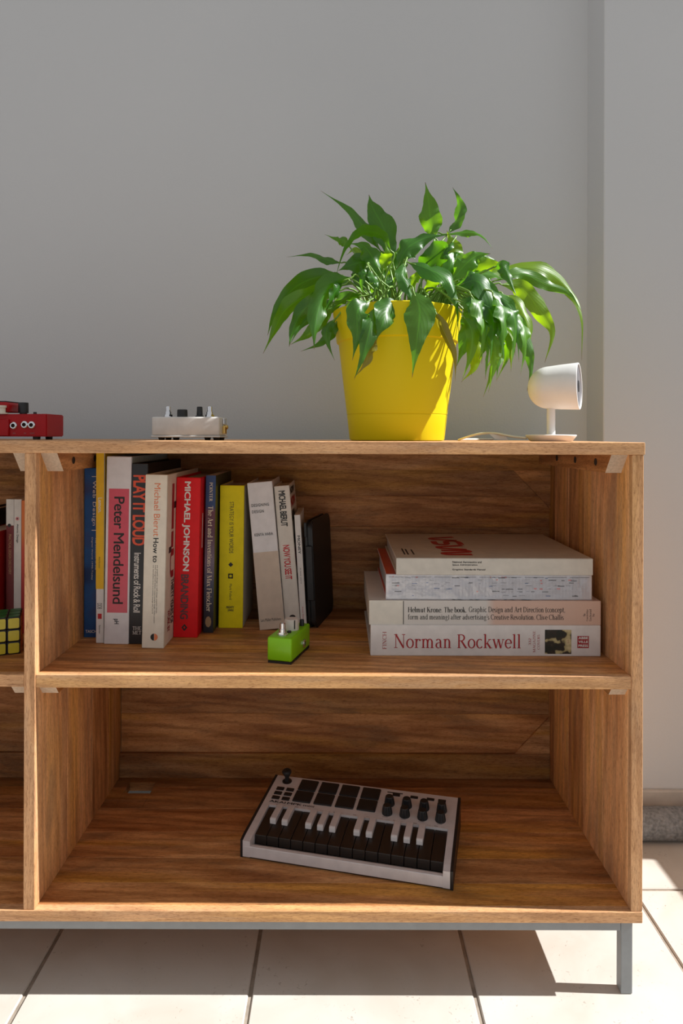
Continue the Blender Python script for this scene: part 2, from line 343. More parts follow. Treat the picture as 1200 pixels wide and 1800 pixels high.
G = {
 'N': (0.74, _st(0.13, 0, 0.7, TN) + _ln(0.12, 0.7, 0.60, 0.0, TK) + _st(0.60, 0, 0.7, TN, 0, 1)),
 'R': (0.66, _st(0.15, 0, 0.7) + _bowl(0.28, 0.53, 0.19, 0.155, 90, -90) + _ln(0.12, 0.685, 0.3, 0.685, TN) + _ln(0.12, 0.375, 0.3, 0.375, TN) + _ln(0.30, 0.37, 0.58, 0.0, TK) + _sf(0.58, 0, 0.08, 1)),
 'P': (0.57, _st(0.15, 0, 0.7) + _bowl(0.28, 0.51, 0.20, 0.17, 90, -90) + _ln(0.12, 0.68, 0.3, 0.68, TN) + _ln(0.12, 0.34, 0.3, 0.34, TN)),
 'B': (0.6, _st(0.15, 0, 0.7) + _bowl(0.28, 0.53, 0.17, 0.15, 90, -90) + _bowl(0.30, 0.20, 0.2, 0.185, 90, -90) + _ln(0.12, 0.68, 0.3, 0.68, TN) + _ln(0.12, 0.38, 0.3, 0.38, TN) + _ln(0.12, 0.018, 0.3, 0.018, TN)),
 'D': (0.74, _st(0.15, 0, 0.7) + _bowl(0.28, 0.35, 0.34, 0.333, 90, -90) + _ln(0.12, 0.683, 0.3, 0.683, TN) + _ln(0.12, 0.017, 0.3, 0.017, TN)),
 'A': (0.7, _ln(0.10, 0, 0.34, 0.7, TN) + _ln(0.33, 0.71, 0.60, 0, TK) + _ln(0.19, 0.23, 0.52, 0.23, TN) + _sf(0.10, 0, 0.09, 1) + _sf(0.60, 0, 0.1, 1)),
 'V': (0.7, _ln(0.10, 0.7, 0.36, 0, TK) + _ln(0.36, 0, 0.60, 0.7, TN) + _sf(0.10, 0.7, 0.1, -1) + _sf(0.60, 0.7, 0.09, -1)),
 'C': (0.68, _bowl(0.38, 0.35, 0.30, 0.345, 45, 315) + _ln(0.605, 0.5, 0.605, 0.69, TN * 1.2)),
 'G': (0.74, _bowl(0.38, 0.35, 0.30, 0.345, 45, 330) + _ln(0.605, 0.5, 0.605, 0.69, TN * 1.2) + _st(0.62, 0.03, 0.32, s0=0)),
 'O': (0.76, _bowl(0.38, 0.35, 0.30, 0.345, 0, 360)),
 'E': (0.6, _st(0.15, 0, 0.7) + _ln(0.12, 0.682, 0.52, 0.682, TN) + _ln(0.12, 0.36, 0.42, 0.36, TN) + _ln(0.12, 0.018, 0.54, 0.018, TN) + _ln(0.51, 0.55, 0.51, 0.7, TN) + _ln(0.53, 0, 0.53, 0.16, TN)),
 'F': (0.56, _st(0.15, 0, 0.7) + _ln(0.12, 0.682, 0.52, 0.682, TN) + _ln(0.12, 0.36, 0.42, 0.36, TN) + _ln(0.51, 0.55, 0.51, 0.7, TN)),
 'H': (0.78, _st(0.15, 0, 0.7) + _st(0.62, 0, 0.7) + _ln(0.15, 0.36, 0.62, 0.36, TN)),
 'I': (0.34, _st(0.17, 0, 0.7)),
 'K': (0.72, _st(0.15, 0, 0.7) + _ln(0.2, 0.28, 0.55, 0.7, TN) + _ln(0.30, 0.40, 0.60, 0, TK) + _sf(0.55, 0.7, 0.09, -1) + _sf(0.61, 0, 0.09, 1)),
 'M': (0.9, _st(0.14, 0, 0.7, TN) + _ln(0.14, 0.7, 0.44, 0.02, TK) + _ln(0.44, 0.02, 0.74, 0.7, TN) + _st(0.75, 0, 0.7)),
 'S': (0.54, [('a', _arc(0.27, 0.52, 0.16, 0.165, 40, 250, 10) + _arc(0.27, 0.19, 0.18, 0.175, 70, -150, 12), 0)]),
 'T': (0.64, _st(0.32, 0, 0.7, s1=0) + _ln(0.06, 0.682, 0.58, 0.682, TN) + _ln(0.07, 0.55, 0.07, 0.7, TN) + _ln(0.57, 0.55, 0.57, 0.7, TN)),
 'Z': (0.6, _ln(0.08, 0.682, 0.53, 0.682, TN) + _ln(0.52, 0.69, 0.08, 0.01, TK) + _ln(0.08, 0.018, 0.54, 0.018, TN)),
 '3': (0.48, [('a', _arc(0.22, 0.53, 0.14, 0.15, 150, -80, 10) + _arc(0.22, 0.19, 0.17, 0.18, 80, -150, 12), 0)]),
 '2': (0.48, [('a', _arc(0.23, 0.52, 0.15, 0.17, 160, -30, 10) + [(0.07, 0.03)], 0)] + _ln(0.06, 0.03, 0.42, 0.03, TK * 0.7)),
 'a': (0.48, _bowl(0.20, 0.31, 0.13, 0.14, 150, 0) + _st(0.33, 0.02, 0.31, s0=0, s1=0) + _bowl(0.20, 0.135, 0.125, 0.13, 90, 300) + _ln(0.20, 0.265, 0.33, 0.285, TN) + _ln(0.33, 0.02, 0.43, 0.03, TN)),
 'b': (0.54, _st(0.12, 0.02, 0.72, s0=0, s1=0) + _flag(0.12, 0.72) + _bowl(0.27, 0.23, 0.19, 0.225, 150, -150)),
 'c': (0.45, _bowl(0.25, 0.23, 0.18, 0.225, 50, 320)),
 'd': (0.55, _st(0.40, 0, 0.72, s1=0) + _flag(0.40, 0.72) + _bowl(0.25, 0.23, 0.18, 0.225, 40, 320)),
 'e': (0.46, _bowl(0.24, 0.23, 0.18, 0.225, 5, 320) + _ln(0.08, 0.25, 0.42, 0.25, TN)),
 'f': (0.36, _st(0.16, 0, 0.58, s1=0) + _bowl(0.27, 0.58, 0.11, 0.12, 180, 50) + _ln(0.05, 0.445, 0.32, 0.445, TN)),
 'g': (0.5, _bowl(0.22, 0.31, 0.14, 0.145, 0, 360) + _ln(0.34, 0.40, 0.46, 0.44, TN) + _ln(0.12, 0.2, 0.14, 0.06, TN * 1.5) + _bowl(0.23, -0.07, 0.17, 0.115, 0, 360)),
 'h': (0.58, _st(0.14, 0, 0.72, s1=0) + _flag(0.14, 0.72) + _bowl(0.27, 0.29, 0.13, 0.165, 180, 0) + _st(0.40, 0, 0.30, s1=0)),
 'i': (0.28, _st(0.14, 0, XH, s1=0) + _flag(0.14, XH) + [('d', 0.13, 0.62, 0.055)]),
 'k': (0.55, _st(0.13, 0, 0.72, s1=0) + _flag(0.13, 0.72) + _ln(0.16, 0.19, 0.40, 0.45, TN) + _ln(0.24, 0.27, 0.45, 0, TK) + _sf(0.40, XH, 0.09, -1) + _sf(0.46, 0, 0.09, 1)),
 'l': (0.28, _st(0.14, 0, 0.72, s1=0) + _flag(0.14, 0.72)),
 'm': (0.84, _n(0.13) + _bowl(0.53, 0.29, 0.13, 0.165, 180, 0) + _st(0.66, 0, 0.30, s1=0)),
 'n': (0.56, _n(0.13)),
 'o': (0.5, _bowl(0.25, 0.23, 0.19, 0.225, 0, 360)),
 'p': (0.55, _st(0.13, -0.22, XH, s1=0) + _flag(0.13, XH) + _bowl(0.28, 0.23, 0.18, 0.225, 150, -150)),
 'r': (0.42, _st(0.13, 0, XH, s1=0) + _flag(0.13, XH) + _bowl(0.27, 0.29, 0.13, 0.155, 170, 70) + [('d', 0.345, 0.405, 0.055)]),
 's': (0.38, [('a', _arc(0.19, 0.335, 0.11, 0.11, 40, 250, 8) + _arc(0.19, 0.12, 0.12, 0.115, 70, -150, 10), 0)]),
 't': (0.34, _st(0.15, 0.09, 0.6, s0=0, s1=0) + _bowl(0.24, 0.09, 0.09, 0.08, 180, 300) + _ln(0.04, 0.445, 0.31, 0.445, TN)),
 'u': (0.56, _st(0.13, 0.16, XH, s0=0, s1=0) + _flag(0.13, XH) + _bowl(0.26, 0.17, 0.13, 0.165, 180, 360) + _st(0.40, 0, XH, s1=0) + _flag(0.40, XH)),
 'v': (0.5, _ln(0.08, XH, 0.25, 0, TK) + _ln(0.25, 0, 0.42, XH, TN) + _sf(0.08, XH, 0.08, -1) + _sf(0.42, XH, 0.07, -1)),
 'w': (0.74, _ln(0.08, XH, 0.24, 0, TK) + _ln(0.24, 0, 0.37, XH, TN) + _ln(0.37, XH, 0.52, 0, TK) + _ln(0.52, 0, 0.66, XH, TN) + _sf(0.08, XH, 0.08, -1) + _sf(0.37, XH, 0.08, -1) + _sf(0.66, XH, 0.07, -1)),
 'x': (0.5, _ln(0.08, XH, 0.42, 0, TK) + _ln(0.08, 0, 0.42, XH, TN) + _sf(0.08, XH, 0.08, -1) + _sf(0.42, 0, 0.08, 1) + _sf(0.08, 0, 0.07, 1) + _sf(0.42, XH, 0.07, -1)),
 'y': (0.5, _ln(0.08, XH, 0.26, 0, TK) + _ln(0.16, -0.22, 0.42, XH, TN) + _sf(0.08, XH, 0.08, -1) + _sf(0.42, XH, 0.07, -1)),
 '.': (0.24, [('d', 0.11, 0.045, 0.055)]), ',': (0.24, [('d', 0.11, 0.045, 0.055)] + _ln(0.14, 0.04, 0.08, -0.12, TN)),
 "'": (0.18, _ln(0.1, 0.7, 0.08, 0.52, TK * 0.7)),
 '(': (0.3, _bowl(0.34, 0.28, 0.24, 0.46, 130, 230)), ')': (0.3, _bowl(-0.04, 0.28, 0.24, 0.46, 50, -50)),
 ' ': (0.26, []),
}
def serif(s, weight=1.0):
    vs, fs = [], []
    def quad(a, b, c, d):
        n = len(vs); vs.extend([a, b, c, d]); fs.append((n, n + 1, n + 2, n + 3))
    x = 0.0
    for ch in s:
        adv, prims = G.get(ch, G[' '])
        for ip, p in enumerate(prims):
            nv0 = len(vs); zz = (ip % 9) * 2e-5
            if p[0] == 's':
                _, sx, sy, sw, d = p; h = 0.032 * d
                quad((x + sx - sw, sy), (x + sx + sw, sy), (x + sx + sw, sy + h), (x + sx - sw, sy + h))
            elif p[0] == 'd':
                n = len(vs); vs.extend([(x + p[1] + p[3] * math.cos(k * math.pi / 4), p[2] + p[3] * math.sin(k * math.pi / 4)) for k in range(8)])
                fs.append(tuple(range(n, n + 8)))
            elif p[0] == 'l':
                (x0, y0), (x1, y1) = p[1]; w = p[2] * (weight if p[2] >= TK else 1)
                dx, dy = x1 - x0, y1 - y0; L = math.hypot(dx, dy); nx, ny = -dy / L * w / 2, dx / L * w / 2
                quad((x + x0 + nx, y0 + ny), (x + x0 - nx, y0 - ny), (x + x1 - nx, y1 - ny), (x + x1 + nx, y1 + ny))
            else:
                pts = p[1]; prev = None
                for i in range(len(pts)):
                    a = pts[max(i - 1, 0)]; b = pts[min(i + 1, len(pts) - 1)]
                    dx, dy = b[0] - a[0], b[1] - a[1]; L = math.hypot(dx, dy) or 1
                    w = TN + (TK * weight - TN) * (abs(dy) / L) ** 1.6
                    nx, ny = -dy / L * w / 2, dx / L * w / 2
                    cur = ((x + pts[i][0] + nx, pts[i][1] + ny), (x + pts[i][0] - nx, pts[i][1] - ny))
                    if prev: quad(prev[0], prev[1], cur[1], cur[0])
                    prev = cur
            for q in range(nv0, len(vs)): vs[q] = (vs[q][0], vs[q][1], zz)
        x += adv
    return vs, fs

def lay(name, glyphs, m, parent, center, w, h, ori='flat', lift=0.0002, keep=False, label=None):
    """fit glyph mesh into a w x h box centred at `center` on the face whose reading direction is `ori`"""
    vs, fs = glyphs
    x0, x1 = min(v[0] for v in vs), max(v[0] for v in vs); y0, y1 = min(v[1] for v in vs), max(v[1] for v in vs)
    sx, sy = w / (x1 - x0), h / (y1 - y0)
    if keep: sy = sx = min(sx, sy)
    rd, up = ORI[ori] if isinstance(ori, str) else ori
    nrm = rd.cross(up); c = Vector(center)
    me = bpy.data.meshes.new(name)
    me.from_pydata([c + rd * ((v[0] - (x0 + x1) / 2) * sx) + up * ((v[1] - (y0 + y1) / 2) * sy) + nrm * (lift + (v[2] if len(v) > 2 else 0.0)) for v in vs], [], fs)
    me.materials.append(m)
    o = bpy.data.objects.new(name, me)
    if label: o['label'] = label
    return link(o, parent)
def rects(rs):
    vs, fs = [], []
    for (a, b, c, d) in rs:
        n = len(vs); vs += [(a, b), (c, b), (c, d), (a, d)]; fs.append((n, n + 1, n + 2, n + 3))
    return vs, fs
def disc(n=24, r=1.0, a0=0, a1=360):
    vs = [(0, 0)] + [(r * math.cos(R(a0 + (a1 - a0) * i / n)), r * math.sin(R(a0 + (a1 - a0) * i / n))) for i in range(n + 1)]
    return vs, [(0, i, i + 1) for i in range(1, n + 1)]

# ------------------------------------------------------------------ the room
def struct(name, bm, m, parent=None):
    o = done(name, bm, m, parent)
    if parent is None: o['kind'] = 'structure'
    return o
bm = NB(); box(bm, (-3.2, -2.6, -0.06), (2.2, 0.62, -0.003)); FLOOR = struct('floor', bm, GROUT)
PITCH, GAP = 0.318, 0.006
tb = NB(); box(tb, (-(PITCH - GAP) / 2, -(PITCH - GAP) / 2, -0.012), ((PITCH - GAP) / 2, (PITCH - GAP) / 2, 0.0), 0.0016, 1)
tile_me = None
for i in range(-8, 6):
    for j in range(-8, 2):
        cx = 0.194 + PITCH * (i + 0.5); cy = 0.2315 - PITCH * 0.5 + PITCH * j
        if cy + PITCH / 2 > 0.62 or cy < -2.5: continue
        if tile_me is None:
            t = done('tile', tb, TILE, FLOOR, loc=(cx, cy, 0)); tile_me = t.data
        else:
            t = bpy.data.objects.new('tile', tile_me); t.location = (cx, cy, 0); link(t, FLOOR)
        t.rotation_euler = (R(random.uniform(-.04, .04)), R(random.uniform(-.04, .04)), 0)
WALL_Y, PIL_Y, PIL_X = 0.514, 0.422, 0.533
bm = NB(); box(bm, (-3.2, WALL_Y, -0.05), (PIL_X + 0.05, WALL_Y + 0.12, 3.4)); struct('wall_back', bm, WALL)
bm = NB(); box(bm, (PIL_X, PIL_Y, -0.05), (1.30, WALL_Y + 0.12, 3.4), 0.003, 2); struct('wall_pillar', bm, WALL)
# right-hand wall with the window the sun comes through
WX, WS, WT, WE, WB = 1.30, 0.635, 2.30, 0.29, -2.4
bm = NB()
box(bm, (WX, WB - 0.2, -0.05), (WX + 0.1, WALL_Y + 0.12, WS))
box(bm, (WX, WE, WS), (WX + 0.1, WALL_Y + 0.12, WT)); box(bm, (WX, WB - 0.2, WS), (WX + 0.1, WB, WT))
box(bm, (WX, WB - 0.2, WT), (WX + 0.1, WALL_Y + 0.12, 3.4)); struct('wall_right', bm, WALL)
bm = NB()
box(bm, (WX + 0.02, WB, WS), (WX + 0.08, WE, WS + 0.012)); box(bm, (WX + 0.02, WB, WT - 0.03), (WX + 0.08, WE, WT))
box(bm, (WX + 0.02, WB, WS), (WX + 0.08, WB + 0.03, WT)); box(bm, (WX + 0.02, WE - 0.004, WS), (WX + 0.08, WE, WT))
struct('window_1', bm, mat('white_window_frame', (0.75, 0.75, 0.74, 1), 0.4))
bm = NB(); box(bm, (PIL_X, PIL_Y - 0.010, 0), (1.30, PIL_Y, 0.078), 0.0025, 2); struct('baseboard_right', bm, SKIRT)
bm = NB(); box(bm, (-3.2, WALL_Y - 0.010, 0), (PIL_X, WALL_Y, 0.078), 0.0025, 2); struct('baseboard_back', bm, SKIRT)

# ------------------------------------------------------------------ the cabinet
XL, XR = -1.2985, 0.4275                     # outer ends
DIV0, DIV1 = -0.443, -0.427                  # middle partition
TZ0, TZ1 = 0.7644, 0.7820                    # top board
BZ0, BZ1 = 0.1060, 0.1220                    # bottom board
SZ0, SZ1 = 0.4340, 0.4524                    # shelf
TH, DEP, BACK = 0.016, 0.400, 0.378
CAB = root('open_shelf_cabinet', 'low mango wood cabinet with open shelves on a grey steel frame', 'cabinet', ((XL + XR) / 2, 0.2, 0))
CO = Vector(CAB.location)
_seed = [0]
def board(name, lo, hi, m, parent=CAB, tone=1.0, seed=None, bev=0.0008, label=None):
    _seed[0] += 1
    bm = NB(); box(bm, Vector(lo) - CO, Vector(hi) - CO, bev, 1)
    pale = 0.5 if tone == 'pale' else 0.0
    if isinstance(tone, tuple): tone, mixp = tone
    else: mixp = pale
    o = done(name, bm, m, parent, seed=seed if seed is not None else _seed[0] * 3.71, tone=1.2 if pale else tone, label=label)
    o['pale'] = mixp; return o
board('top_board', (XL - 0.001, -0.001, TZ0), (XR + 0.0015, DEP, TZ1), W_X, tone='pale', label='top board with a pale grainy front edge')
def planks(name, lo, hi, axis, cuts, m, tones, skip=None, label=None):
    """a glued-up panel: first plank is the part, the others are its sub-parts"""
    a = 'XYZ'.index(axis); edges = [lo[a]] + list(cuts) + [hi[a]]; first = None
    for i in range(len(edges) - 1):
        l, h = list(lo), list(hi); l[a], h[a] = edges[i], edges[i + 1]
        o = board(name if first is None else 'plank', l, h, m, CAB if first is None else first, tone=tones[i % len(tones)], label=label if first is None else None)
        first = first or o
    return first
dcuts = [0.012, 0.105, 0.190, 0.265, 0.345]
rsp = planks('side_panel', (XR - TH, 0, BZ1), (XR, DEP, TZ0), 'Y', dcuts, W_Z, ['pale', (1.6, 0.28), (1.6, 0.3), (1.3, 0.1), (1.5, 0.25), 0.95])  # inner planks lightened: light from the left is put into their tone
for o in rsp.children:
    if o['tone'] == 1.6 and max(v.co.y for v in o.data.vertices) + CO.y < 0.11: o['spalting'] = 0.055   # grey-brown spalted front plank
planks('side_panel', (XL, 0, BZ1), (XL + TH, DEP, TZ0), 'Y', dcuts, W_Z, ['pale', 1.1, 1.2])
planks('divider_panel', (DIV0, 0, BZ1), (DIV1, BACK, TZ0), 'Y', [0.012, 0.115, 0.225, 0.31], W_Z, ['pale', (1.4, 0.25), (1.45, 0.2), 1.15, 1.0])
fcuts = [0.055, 0.115, 0.180, 0.245, 0.310]
# bottom board: plank with a cable cut-out at its back left corner
bp = planks('bottom_board', (XL, -0.001, BZ0), (XR, 0.262, BZ1), 'Y', [0.012, 0.06, 0.12, 0.19], W_X, ['pale', 1.2, 1.05, 1.2, 1.2])
hx0, hx1, hy0, hy1 = -0.402, -0.352, 0.314, 0.352
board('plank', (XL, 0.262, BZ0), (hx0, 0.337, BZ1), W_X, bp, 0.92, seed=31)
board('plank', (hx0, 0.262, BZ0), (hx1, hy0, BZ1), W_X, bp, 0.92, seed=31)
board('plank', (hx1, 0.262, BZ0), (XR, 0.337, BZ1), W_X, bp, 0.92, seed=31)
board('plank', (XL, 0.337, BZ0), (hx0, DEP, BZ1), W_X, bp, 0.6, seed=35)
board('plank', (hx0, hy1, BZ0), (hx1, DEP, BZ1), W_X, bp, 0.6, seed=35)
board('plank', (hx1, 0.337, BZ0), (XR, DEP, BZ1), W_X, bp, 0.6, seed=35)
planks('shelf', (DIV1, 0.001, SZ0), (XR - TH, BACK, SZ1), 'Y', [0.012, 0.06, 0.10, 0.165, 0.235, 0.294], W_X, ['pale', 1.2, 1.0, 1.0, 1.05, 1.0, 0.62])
planks('shelf', (XL + TH, 0.001, SZ0 + 0.001), (DIV0, BACK, SZ1), 'Y', [0.012, 0.07, 0.16, 0.25], W_X, ['pale', 1.0, 0.9, 1.0, 0.8])
for (x0, x1, tn) in ((DIV1, XR - TH, [0.95, 0.72, 1.12, 0.85, 0.70, 0.95, 0.78]), (XL + TH, DIV0, [0.7, 0.85, 0.75, 0.9])):
    planks('back_panel', (x0, BACK, BZ1), (x1, BACK + 0.012, TZ0), 'Z', [0.245, 0.335, 0.43, 0.545, 0.612, 0.672], W_X, tn)
    board('back_rail', (x0, BACK - 0.008, TZ0 - 0.041), (x1, BACK, TZ0), W_X, tone=0.92)
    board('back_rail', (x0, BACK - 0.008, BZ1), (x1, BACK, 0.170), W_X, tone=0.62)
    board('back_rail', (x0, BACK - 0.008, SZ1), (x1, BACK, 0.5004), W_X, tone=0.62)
# corner gussets against the back panel
def gusset(poly, tone):
    bm = NB(); prism(bm, [(x - CO.x, z - CO.z) for x, z in poly], BACK - 0.005 - CO.y, BACK - CO.y, 'Y')
    done('corner_gusset', bm, W_X, CAB, seed=random.uniform(1, 60), tone=tone)
xr = XR - TH
gusset([(xr, TZ0 - 0.041), (xr - 0.072, TZ0 - 0.041), (xr, TZ0 - 0.115)], 1.15)
gusset([(xr, 0.170), (xr, 0.242), (xr - 0.068, 0.170)], 0.85)
# cleats under the top with slanted front ends and dark discs painted for drilled holes; small cleats under the shelf
def cleat(x0, x1, z0, z1, y0, y1, holes, side):
    dz = z1 - z0
    bm = NB(); fs = prism(bm, [(y0 - CO.y, z1), (y1 - CO.y, z1), (y1 - CO.y, z0), (y0 + dz * 0.85 - CO.y, z0)], x0 - CO.x, x1 - CO.x, 'X')
    fs[5].material_index = 1
    c = done('cleat', bm, [W_Y, ENDGRAIN], CAB, seed=random.uniform(1, 50), tone=1.15)
    for hy in holes:
        bm = NB(); M = Matrix.Translation(Vector(((x0 if side > 0 else x1) - CO.x, hy - CO.y, (z0 + z1) / 2 + 0.001))) @ Matrix.Rotation(R(90), 4, 'Y')
        lathe(bm, [(0.0055, -0.0006), (0.0055, 0.0006)], 16, M); done('screw_hole', bm, HOLE_SHADE, c)
for x0, x1, s in ((xr - 0.0235, xr, 1), (DIV1, DIV1 + 0.0235, -1), (DIV0 - 0.0235, DIV0, 1)):
    cleat(x0, x1, TZ0 - 0.0275, TZ0, 0.015, BACK - 0.008, (0.075, 0.165, 0.26), s)
    cleat(x0, x1, SZ0 - 0.0155, SZ0, 0.010, BACK - 0.008, (), s)
# steel frame
ST = 0.0165
def steel(name, lo, hi): 
    bm = NB(); box(bm, Vector(lo) - CO, Vector(hi) - CO, 0.0012, 2); return done(name, bm, STEEL, CAB)
fx0, fx1, fy0, fy1 = XL + 0.010, XR - 0.0105, 0.007, DEP - 0.012
for x in (fx0, fx1 - ST):
    steel('leg', (x, fy0, 0.0005), (x + ST, fy0 + ST, BZ0)); steel('leg', (x, fy1 - ST, 0.0005), (x + ST, fy1, BZ0))
    steel('frame_rail', (x + 0.001, fy0 + ST, BZ0 - 0.0165), (x + ST - 0.001, fy1 - ST, BZ0))
steel('frame_rail', (fx0 + ST, fy0 + 0.0005, BZ0 - 0.0165), (fx1 - ST, fy0 + ST, BZ0))
steel('frame_rail', (fx0 + ST, fy1 - ST, BZ0 - 0.0165), (fx1 - ST, fy1 - 0.0005, BZ0))

# grey foam tube on the floor against the skirting
k = NT('grey_foam'); tc = k.new('ShaderNodeTexCoord')
n = k.new('ShaderNodeTexNoise', i_Scale=160.0, i_Detail=5.0); k.l(tc.outputs['Object'], n.inputs['Vector'])
k.l(k.ramp(n.outputs['Fac'], [(0.3, (0.13, 0.135, 0.14, 1)), (0.7, (0.30, 0.305, 0.31, 1))]), k.b.inputs['Base Color'])
k.b.inputs['Roughness'].default_value = 0.6; k.bump(n.outputs['Fac'], 0.8, 0.003)
bm = NB(); lathe(bm, [(0.010, -0.40), (0.028, -0.40), (0.030, -0.397), (0.030, 0.397), (0.028, 0.40), (0.010, 0.40)], 28, Matrix.Rotation(R(90), 4, 'Y'))
tag(done('foam_tube', bm, k.m, smooth=True, auto=40, loc=(0.87, 0.381, 0.0305)), 'grey foam tube lying on the floor against the skirting', 'foam tube')

# ------------------------------------------------------------------ books
def gradient_spine(name, stops, axis='Z', rough=0.45, noise=0.0, scale=30.0):
    """a printed colour run along the spine (object space)"""
    k = NT(name); tc = k.new('ShaderNodeTexCoord'); sp = k.new('ShaderNodeSeparateXYZ'); k.l(tc.outputs['Object'], sp.inputs[0])
    v = sp.outputs['XYZ'.index(axis)]
    if noise:
        n = k.new('ShaderNodeTexNoise', i_Scale=scale, i_Detail=4.0); k.l(tc.outputs['Object'], n.inputs['Vector'])
        v = k.math('ADD', v, k.math('MULTIPLY', k.math('SUBTRACT', n.outputs['Fac'], 0.5), noise))
    k.l(k.ramp(v, stops), k.b.inputs['Base Color']); k.b.inputs['Roughness'].default_value = rough
    return k.m

class Book:
    def __init__(s, name, label, loc, w, d, h, lean=0.0, yaw=0.0, cover=None, side=None, flat=False, hard=True,
                 group=None, pages=PAGES, inset=0.004, round_spine=0.0012, pivot=None, pocket=None):
        s.w, s.d, s.h = w, d, h
        right = lean > 0 if pivot is None else pivot == 'right'
        s.x0 = -w if right else 0.0
        if flat: s.x0 = 0.0
        rot = Euler((0, R(-90), R(yaw)), 'XYZ') if flat else Euler((0, R(lean), R(yaw)), 'XYZ')
        s.r = root(name, label, 'book', loc, rot, group)
        bt = 0.0026 if hard else 0.0006
        bm = NB()
        box(bm, (s.x0, 0, 0), (s.x0 + w, bt + 0.0005, h), min(round_spine, bt * 0.45), 2)
        box(bm, (s.x0, bt, 0), (s.x0 + bt, d, h), bt * 0.3, 1, mi=1)
        box(bm, (s.x0 + w - bt, bt, 0), (s.x0 + w, d, h), bt * 0.3, 1, mi=1)
        s.cover = done('cover', bm, [cover, side or cover], s.r)
        i = inset if hard else 0.0003
        bm = NB(); box(bm, (s.x0 + bt, bt + 0.0005, i), (s.x0 + w - bt, d - i, h - i)); done('pages', bm, pages, s.r)
    # spine: u across (0 left .. 1 right), v from the head (0) to the foot (1)
    def at(s, u, v, lift=0.0): return Vector((s.x0 + u * s.w, -lift, s.h * (1 - v)))
    def spine(s, g, m, u0, u1, v0, v1, ori='down', name='spine_lettering', lift=0.0003, keep=False):
        c = s.at((u0 + u1) / 2, (v0 + v1) / 2); du, dv = abs(u1 - u0) * s.w, abs(v1 - v0) * s.h
        w, h = (dv, du) if ori in ('down', 'up') else (du, dv)
        return lay(name, g, m, s.r, c, w, h, ori, lift, keep)
    def panel(s, m, u0, u1, v0, v1, name='spine_panel', lift=0.00015):
        return s.spine(rects([(0, 0, 1, 1)]), m, u0, u1, v0, v1, 'flat', name, lift)
    # front cover (+x side): a from the spine (0) to the fore edge (1), v from the head
    def face(s, g, m, a0, a1, v0, v1, ori='side_down', name='cover_lettering', lift=0.0003):
        c = Vector((s.x0 + s.w, (a0 + a1) / 2 * s.d, s.h * (1 - (v0 + v1) / 2)))
        da, dv = abs(a1 - a0) * s.d, abs(v1 - v0) * s.h
        w, h = (dv, da) if ori == 'side_down' else (da, dv)
        return lay(name, g, m, s.r, c, w, h, ori, lift)

GU = 'upright books on the upper shelf'
ORANGE_INK = mat('orange_red_ink', (0.75, 0.09, 0.035, 1), 0.5)
RED_INK = mat('red_ink', (0.52, 0.02, 0.025, 1), 0.5)
ORANGE_SOFT = mat('faded_orange_ink', (0.75, 0.22, 0.09, 1), 0.6)
CREAM_INK = mat('cream_ink', (0.80, 0.72, 0.52, 1), 0.6)
def bx(xpx, ypx):
    """shelf position under a spine's lower corner seen at (x, y)"""
    D = (EYE_Z - SZ1) * F / (ypx - CY); return (xpx - CX) * D / F, D + EYE_Y

# 1 blue web book against the divider
k = NT('deep_blue_cover'); tc = k.new('ShaderNodeTexCoord'); n = k.new('ShaderNodeTexNoise', i_Scale=14.0, i_Detail=2.0); k.l(tc.outputs['Object'], n.inputs['Vector'])
k.l(k.ramp(n.outputs['Fac'], [(0.35, (0.006, 0.035, 0.13, 1)), (0.5, (0.012, 0.10, 0.32, 1)), (0.65, (0.04, 0.055, 0.16, 1))]), k.b.inputs['Base Color']); k.b.inputs['Roughness'].default_value = 0.35
b = Book('book', 'tall deep blue book pressed against the wooden divider', (DIV1 + 0.0015, 0.178, SZ1), 0.0300, 0.19, 0.283, 0, 0, k.m, group=GU)
b.spine(sans('| Web Design |', 0, 1.1), PRINTW, 0.42, 0.66, 0.05, 0.37)
b.spine(sans('The Evolution of the', 0.0, 1.1), PRINTW, 0.62, 0.72, 0.41, 0.60)
b.spine(sans('Digital World 1990-Today', 0.0, 1.1), PRINTW, 0.40, 0.50, 0.41, 0.66)
b.spine(sans('TASCHEN', 0.01), PRINTW, 0.10, 0.95, 0.955, 0.972, 'flat')
# 2 thin yellow and white book
YEL = mat('yellow_jacket', (0.78, 0.47, 0.012, 1), 0.4)
b = Book('book', 'thin tall yellow book with a white foot, beside the blue one', (-0.3945, 0.147, SZ1), 0.0128, 0.20, 0.3085, 0, 0, mat('white_jacket', (0.74, 0.73, 0.72, 1), 0.4), side=YEL, group=GU)
b.panel(YEL, 0, 1, 0, 0.715)
b.spine(sans('Lemon.', 0.01), PRINTW, 0.25, 0.75, 0.235, 0.315)
b.spine(sans('Alfredo Marcantonio'), INK, 0.35, 0.55, 0.545, 0.605)
b.spine(sans('DDB'), INK, 0.2, 0.75, 0.79, 0.82)
b.panel(RED_INK, 0.25, 0.75, 0.845, 0.872, 'spine_mark')
b.spine(sans('Remember'), INK, 0.4, 0.6, 0.905, 0.95)
# 3 white book with pink label
WB_ = mat('white_glossy_jacket', (0.70, 0.69, 0.71, 1), 0.22)
b = Book('book', 'thick white book with a pink label on its spine', (-0.3395, 0.141, SZ1), 0.040, 0.235, 0.303, 0.75, 0, WB_, side=mat('pale_teal_jacket', (0.42, 0.55, 0.56, 1), 0.35), group=GU)
b.panel(mat('pink_label', (0.62, 0.075, 0.115, 1), 0.25), 0.11, 0.93, 0.172, 0.832)
b.spine(sans('Peter Mendelsund', 0.012, 0.94), INK, 0.33, 0.75, 0.215, 0.785)
b.spine(sans('pH', 0.02), INK, 0.36, 0.60, 0.865, 0.892)
